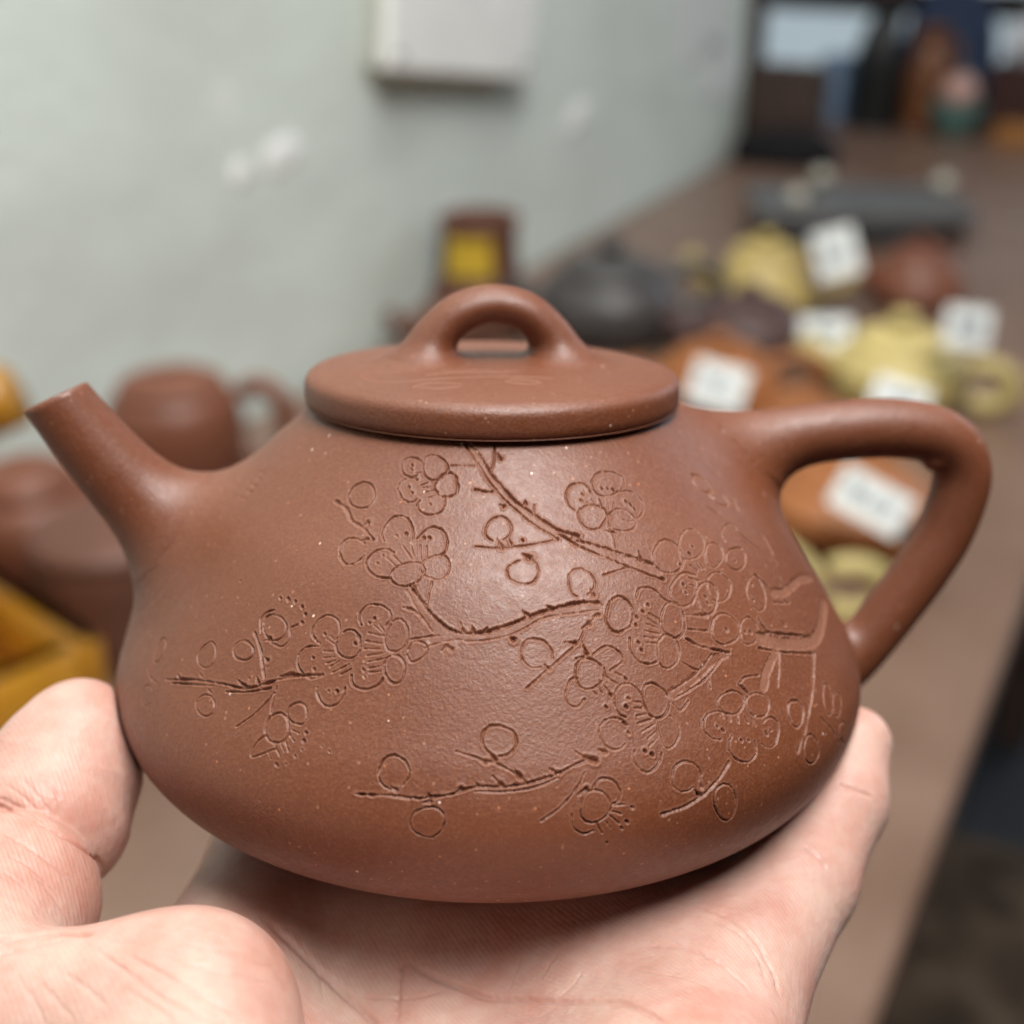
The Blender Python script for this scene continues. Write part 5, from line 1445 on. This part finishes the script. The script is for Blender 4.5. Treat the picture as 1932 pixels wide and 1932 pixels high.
HV, HF, HG = build_hand()
cr = np.zeros(len(HV))
off = np.zeros(len(HV))
CREASES = [(0.05, 0.06, 0.4, [(-583, -327, 93), (-575, -333, 94), (-567, -338, 94), (-560, -342, 93), (-552, -345, 92), (-542, -350, 91), (-527, -365, 96), (-514, -374, 98), (-503, -379, 96), (-493, -383, 94), (-483, -386, 90), (-475, -386, 85), (-467, -386, 79), (-461, -384, 73), (-455, -381, 66), (-451, -377, 59), (-447, -371, 51), (-445, -365, 42), (-453, -328, 14), (-452, -321, 4), (-451, -312, -7)]),
           (0.0375, 0.022, 0.1125, [(-569, -331, 99), (-557, -338, 99), (-546, -342, 98), (-537, -345, 95), (-527, -349, 93), (-515, -356, 91), (-500, -371, 94), (-490, -378, 91), (-480, -381, 87)]),
           (0.0375, 0.022, 0.09, [(-540, -406, 101), (-530, -413, 101), (-521, -418, 101), (-513, -421, 99), (-504, -425, 96), (-495, -428, 93), (-486, -431, 88), (-477, -433, 82), (-469, -434, 76), (-462, -434, 70), (-456, -433, 63), (-450, -431, 56), (-444, -429, 48)]),
           (0.03125, 0.0132, 0.045, [(-533, -325, 117), (-527, -328, 114), (-522, -331, 110), (-517, -334, 107), (-512, -337, 103), (-506, -340, 99), (-501, -343, 93), (-497, -344, 87), (-492, -347, 82)]),
           (0.03125, 0.0132, 0.045, [(-517, -317, 120), (-511, -321, 117), (-506, -323, 114), (-501, -325, 110), (-496, -329, 106), (-491, -332, 100), (-487, -336, 92), (-483, -340, 84), (-479, -342, 76)]),
           (0.025, 0.011, 0.045, [(-551, -328, 111), (-545, -331, 110), (-540, -334, 108), (-535, -336, 106), (-529, -339, 104), (-523, -342, 100), (-517, -345, 96), (-511, -347, 91), (-505, -351, 87)]),
           (0.03125, 0.0132, 0.0675, [(-508, -447, 93), (-500, -450, 90), (-493, -451, 87), (-486, -452, 83), (-479, -453, 78), (-472, -455, 72), (-465, -457, 65), (-458, -457, 57), (-452, -457, 49)]),
           (0.025, 0.0132, 0.0675, [(-477, -459, 75), (-473, -460, 72), (-469, -461, 68), (-465, -461, 64), (-460, -463, 59), (-455, -464, 51), (-450, -465, 43), (-445, -465, 32), (-441, -463, 21)]),
           (0.025, 0.011, 0.045, [(-506, -470, 88), (-499, -472, 85), (-494, -474, 82), (-488, -476, 79), (-482, -478, 74), (-476, -481, 69), (-469, -484, 63), (-463, -487, 57), (-457, -490, 51)]),
           (0.0625, 0.077, 0.2025, [(-481, -579, 76), (-475, -576, 74), (-469, -572, 73), (-462, -569, 73), (-456, -566, 71), (-448, -563, 71), (-440, -561, 71), (-432, -558, 71), (-424, -558, 72), (-416, -559, 72), (-408, -563, 75), (-401, -567, 77), (-394, -570, 79), (-387, -574, 82), (-382, -577, 83), (-376, -580, 86), (-371, -583, 88)]),
           (0.0375, 0.033, 0.09, [(-469, -599, 71), (-459, -594, 71), (-448, -591, 72), (-437, -588, 73), (-428, -585, 74), (-420, -584, 75), (-414, -583, 76), (-408, -582, 77), (-401, -581, 78)]),
           (0.0275, 0.022, 0.054, [(-373, -600, 87), (-360, -612, 89), (-348, -624, 91), (-337, -634, 91), (-325, -643, 90), (-314, -652, 89), (-303, -661, 87), (-292, -670, 86), (-281, -676, 83), (-268, -682, 81), (-255, -686, 77), (-242, -689, 73), (-232, -691, 70), (-225, -691, 67), (-220, -692, 65), (-216, -692, 63), (-211, -691, 60)]),
           (0.0275, 0.0242, 0.054, [(-326, -630, 96), (-315, -636, 96), (-305, -642, 95), (-295, -648, 95), (-286, -653, 94), (-277, -658, 91), (-268, -663, 90), (-259, -667, 86), (-249, -670, 83), (-238, -673, 78), (-225, -675, 72), (-212, -675, 65), (-200, -673, 57)]),
           (0.0275, 0.0198, 0.054, [(-295, -635, 100), (-280, -639, 99), (-265, -642, 96), (-251, -644, 93), (-238, -643, 89), (-226, -640, 83), (-214, -636, 77), (-203, -630, 69), (-193, -620, 59)]),
           (0.025, 0.0154, 0.045, [(-393, -622, 74), (-385, -628, 74), (-377, -635, 75), (-370, -640, 74), (-362, -646, 74), (-354, -653, 73), (-347, -660, 73), (-339, -667, 72), (-332, -674, 71)]),
           (0.025, 0.0176, 0.045, [(-284, -618, 105), (-268, -622, 103), (-253, -622, 99), (-239, -620, 95), (-227, -617, 89), (-216, -613, 82), (-207, -609, 75), (-199, -602, 67), (-191, -592, 56)]),
           (0.025, 0.0154, 0.045, [(-410, -629, 66), (-400, -638, 63), (-389, -648, 61), (-379, -658, 58), (-368, -668, 56)]),
           (0.0225, 0.0132, 0.045, [(-354, -603, 93), (-339, -611, 97), (-325, -617, 100), (-311, -622, 101), (-297, -627, 102), (-284, -631, 102), (-271, -633, 100), (-258, -634, 97), (-246, -634, 94)]),
           (0.0225, 0.0132, 0.045, [(-324, -657, 83), (-313, -666, 83), (-302, -673, 82), (-292, -680, 81), (-283, -685, 79), (-276, -689, 77), (-271, -694, 76), (-266, -697, 74), (-261, -701, 73)]),
           (0.0225, 0.0132, 0.045, [(-437, -618, 65), (-432, -624, 64), (-426, -629, 62), (-421, -634, 60), (-415, -640, 58), (-410, -645, 55), (-404, -652, 52), (-399, -658, 48), (-393, -663, 44)]),
           (0.0225, 0.0132, 0.036, [(-327, -588, 102), (-313, -594, 105), (-299, -599, 107), (-285, -601, 107), (-272, -604, 106), (-260, -605, 104), (-247, -605, 100), (-235, -604, 95), (-223, -601, 89)]),
           (0.075, 0.055, 0.225, [(-258, -330, -60), (-248, -336, -66), (-238, -342, -72), (-228, -347, -78), (-218, -351, -85), (-209, -355, -93), (-199, -359, -101), (-189, -363, -108), (-179, -367, -116), (-168, -373, -123), (-155, -382, -129), (-142, -393, -132), (-132, -406, -132), (-124, -418, -130), (-119, -427, -129), (-115, -434, -128), (-110, -443, -126)]),
           (0.0625, 0.0495, 0.225, [(-90, -353, -99), (-82, -360, -99), (-73, -367, -100), (-64, -373, -101), (-55, -379, -102), (-44, -385, -103), (-33, -390, -104), (-22, -395, -104), (-13, -400, -104), (-7, -404, -104), (-4, -407, -105), (0, -409, -104), (7, -413, -103), (17, -418, -101), (29, -425, -96), (42, -436, -88), (55, -447, -80), (66, -458, -73), (77, -467, -66), (87, -476, -60), (98, -485, -54), (109, -493, -47), (121, -502, -40), (132, -509, -34), (141, -517, -29), (149, -526, -24), (155, -534, -20), (160, -543, -17), (166, -550, -14), (170, -555, -13), (174, -560, -12), (178, -566, -10), (182, -571, -9), (186, -577, -8), (190, -583, -8), (194, -589, -8), (198, -595, -8)]),
           (0.04375, 0.033, 0.18, [(-90, -353, -99), (-91, -356, -100), (-92, -358, -101), (-93, -360, -103), (-93, -365, -105), (-94, -370, -108), (-95, -377, -111), (-95, -385, -114), (-95, -394, -117), (-95, -405, -119), (-94, -418, -120), (-94, -431, -120), (-93, -445, -121)]),
           (0.03125, 0.0165, 0.135, [(-147, -379, -128), (-136, -382, -127), (-125, -386, -125), (-113, -391, -123), (-103, -395, -120), (-92, -399, -117), (-83, -402, -114), (-74, -403, -112), (-65, -403, -110), (-58, -401, -109), (-50, -399, -108), (-43, -397, -106), (-36, -394, -105)]),
           (0.0375, 0.022, 0.135, [(175, -425, -25), (186, -430, -22), (198, -434, -19), (209, -438, -16), (219, -443, -14), (227, -446, -14), (233, -451, -13), (239, -455, -13), (244, -458, -14), (248, -461, -15), (252, -464, -15), (255, -467, -16), (259, -470, -17), (264, -475, -19), (269, -480, -21), (274, -484, -23), (278, -489, -25), (282, -492, -28), (284, -497, -29), (286, -501, -31), (288, -505, -32)]),
           (0.04375, 0.033, 0.135, [(242, -373, -6), (251, -381, -4), (260, -389, -3), (269, -395, -3), (277, -400, -4), (284, -407, -5), (290, -413, -7), (296, -419, -10), (301, -426, -13), (306, -433, -19), (310, -443, -24), (314, -450, -30), (318, -457, -35), (320, -462, -40), (320, -468, -43), (321, -473, -46), (321, -478, -49)]),
           (0.03125, 0.0176, 0.1125, [(250, -399, -4), (258, -405, -4), (267, -411, -5), (275, -416, -6), (282, -422, -9), (289, -428, -11), (294, -435, -15), (298, -443, -18), (302, -450, -23), (305, -457, -27), (306, -466, -31), (307, -474, -36), (309, -482, -39)]),
           (0.04375, 0.022, 0.18, [(380, -292, 26), (385, -296, 23), (391, -300, 20), (395, -304, 17), (399, -306, 14), (402, -308, 12), (403, -310, 10), (404, -311, 8), (406, -313, 6)]),
           (0.0375, 0.022, 0.18, [(437, -209, 64), (442, -210, 63), (447, -212, 62), (452, -212, 60), (457, -213, 58), (462, -213, 56), (469, -213, 54), (475, -212, 50), (482, -210, 47)]),
           (0.0225, 0.011, 0.045, [(46, -375, -71), (45, -379, -74), (43, -383, -76), (42, -387, -79), (40, -391, -81), (38, -396, -85), (36, -402, -88), (34, -408, -90), (31, -414, -93)]),
           (0.0225, 0.011, 0.045, [(91, -393, -51), (88, -396, -54), (85, -398, -56), (82, -402, -58), (79, -405, -61), (76, -409, -63), (73, -414, -66), (70, -419, -69), (67, -424, -72)]),
           (0.0225, 0.011, 0.045, [(113, -439, -47), (110, -444, -48), (107, -449, -50), (104, -454, -51), (100, -459, -53), (96, -462, -55), (92, -465, -57), (87, -466, -60), (83, -469, -63)]),
           (0.0225, 0.011, 0.045, [(157, -460, -31), (168, -467, -27), (179, -474, -24), (189, -481, -20), (200, -487, -18), (210, -492, -17), (219, -497, -16), (228, -502, -15), (236, -508, -15), (242, -516, -15), (246, -524, -15), (249, -534, -15), (253, -542, -16)]),
           (0.0225, 0.011, 0.045, [(-220, -338, -79), (-213, -344, -86), (-205, -349, -93), (-198, -355, -100), (-192, -361, -106), (-188, -369, -111), (-186, -379, -115), (-184, -390, -118), (-181, -401, -120)])]
vis = np.where((HV[:, 1] > -8.2) & (HV[:, 2] > -1.6))[0]
hv = HV[vis]
rag = np.sin(hv[:, 0] * 23 + np.sin(hv[:, 1] * 17) * 2) * np.sin(hv[:, 1] * 29 + hv[:, 2] * 13)
for w, d, red, pl in CREASES:
    pl = np.array(pl) * .01
    lo, hi = pl.min(0) - .5, pl.max(0) + .5
    m = np.where(((hv > lo) & (hv < hi)).all(1))[0]
    if not len(m):
        continue
    q = hv[m]
    D = np.full(len(q), 9.0)
    T = np.zeros(len(q))
    for i, (a, b) in enumerate(zip(pl[:-1], pl[1:])):
        e = b - a
        t = np.clip(((q - a) @ e) / (e @ e + 1e-9), 0, 1)
        dd = np.linalg.norm(q - a - t[:, None] * e, axis=1)
        T = np.where(dd < D, (i + t) / (len(pl) - 1), T)
        D = np.minimum(D, dd)
    fade = np.clip(np.minimum(T, 1 - T) * 6 + .15, 0, 1)
    D = np.maximum(D + rag[m] * w * (.25 if w < .06 else 0), 0)
    off[vis[m]] += fade * d * (-.8 * np.exp(-(D / (w * .65)) ** 2) + .06 * np.exp(-((D - 3 * w) / (2 * w)) ** 2))
    cr[vis[m]] = np.maximum(cr[vis[m]], fade * red * np.exp(-(D / (w * 1.3)) ** 2))
HV = HV + HG * off[:, None]
hand = new_obj('hand', HV * .01, HF, M_SKIN)
at = hand.data.attributes.new('crease', 'FLOAT', 'POINT')
at.data.foreach_set('value', cr.astype(np.float32))
hand.matrix_world = POT_MW
tag(hand, 'pale open left hand, palm up, thumb steadying the engraved teapot', 'hand')
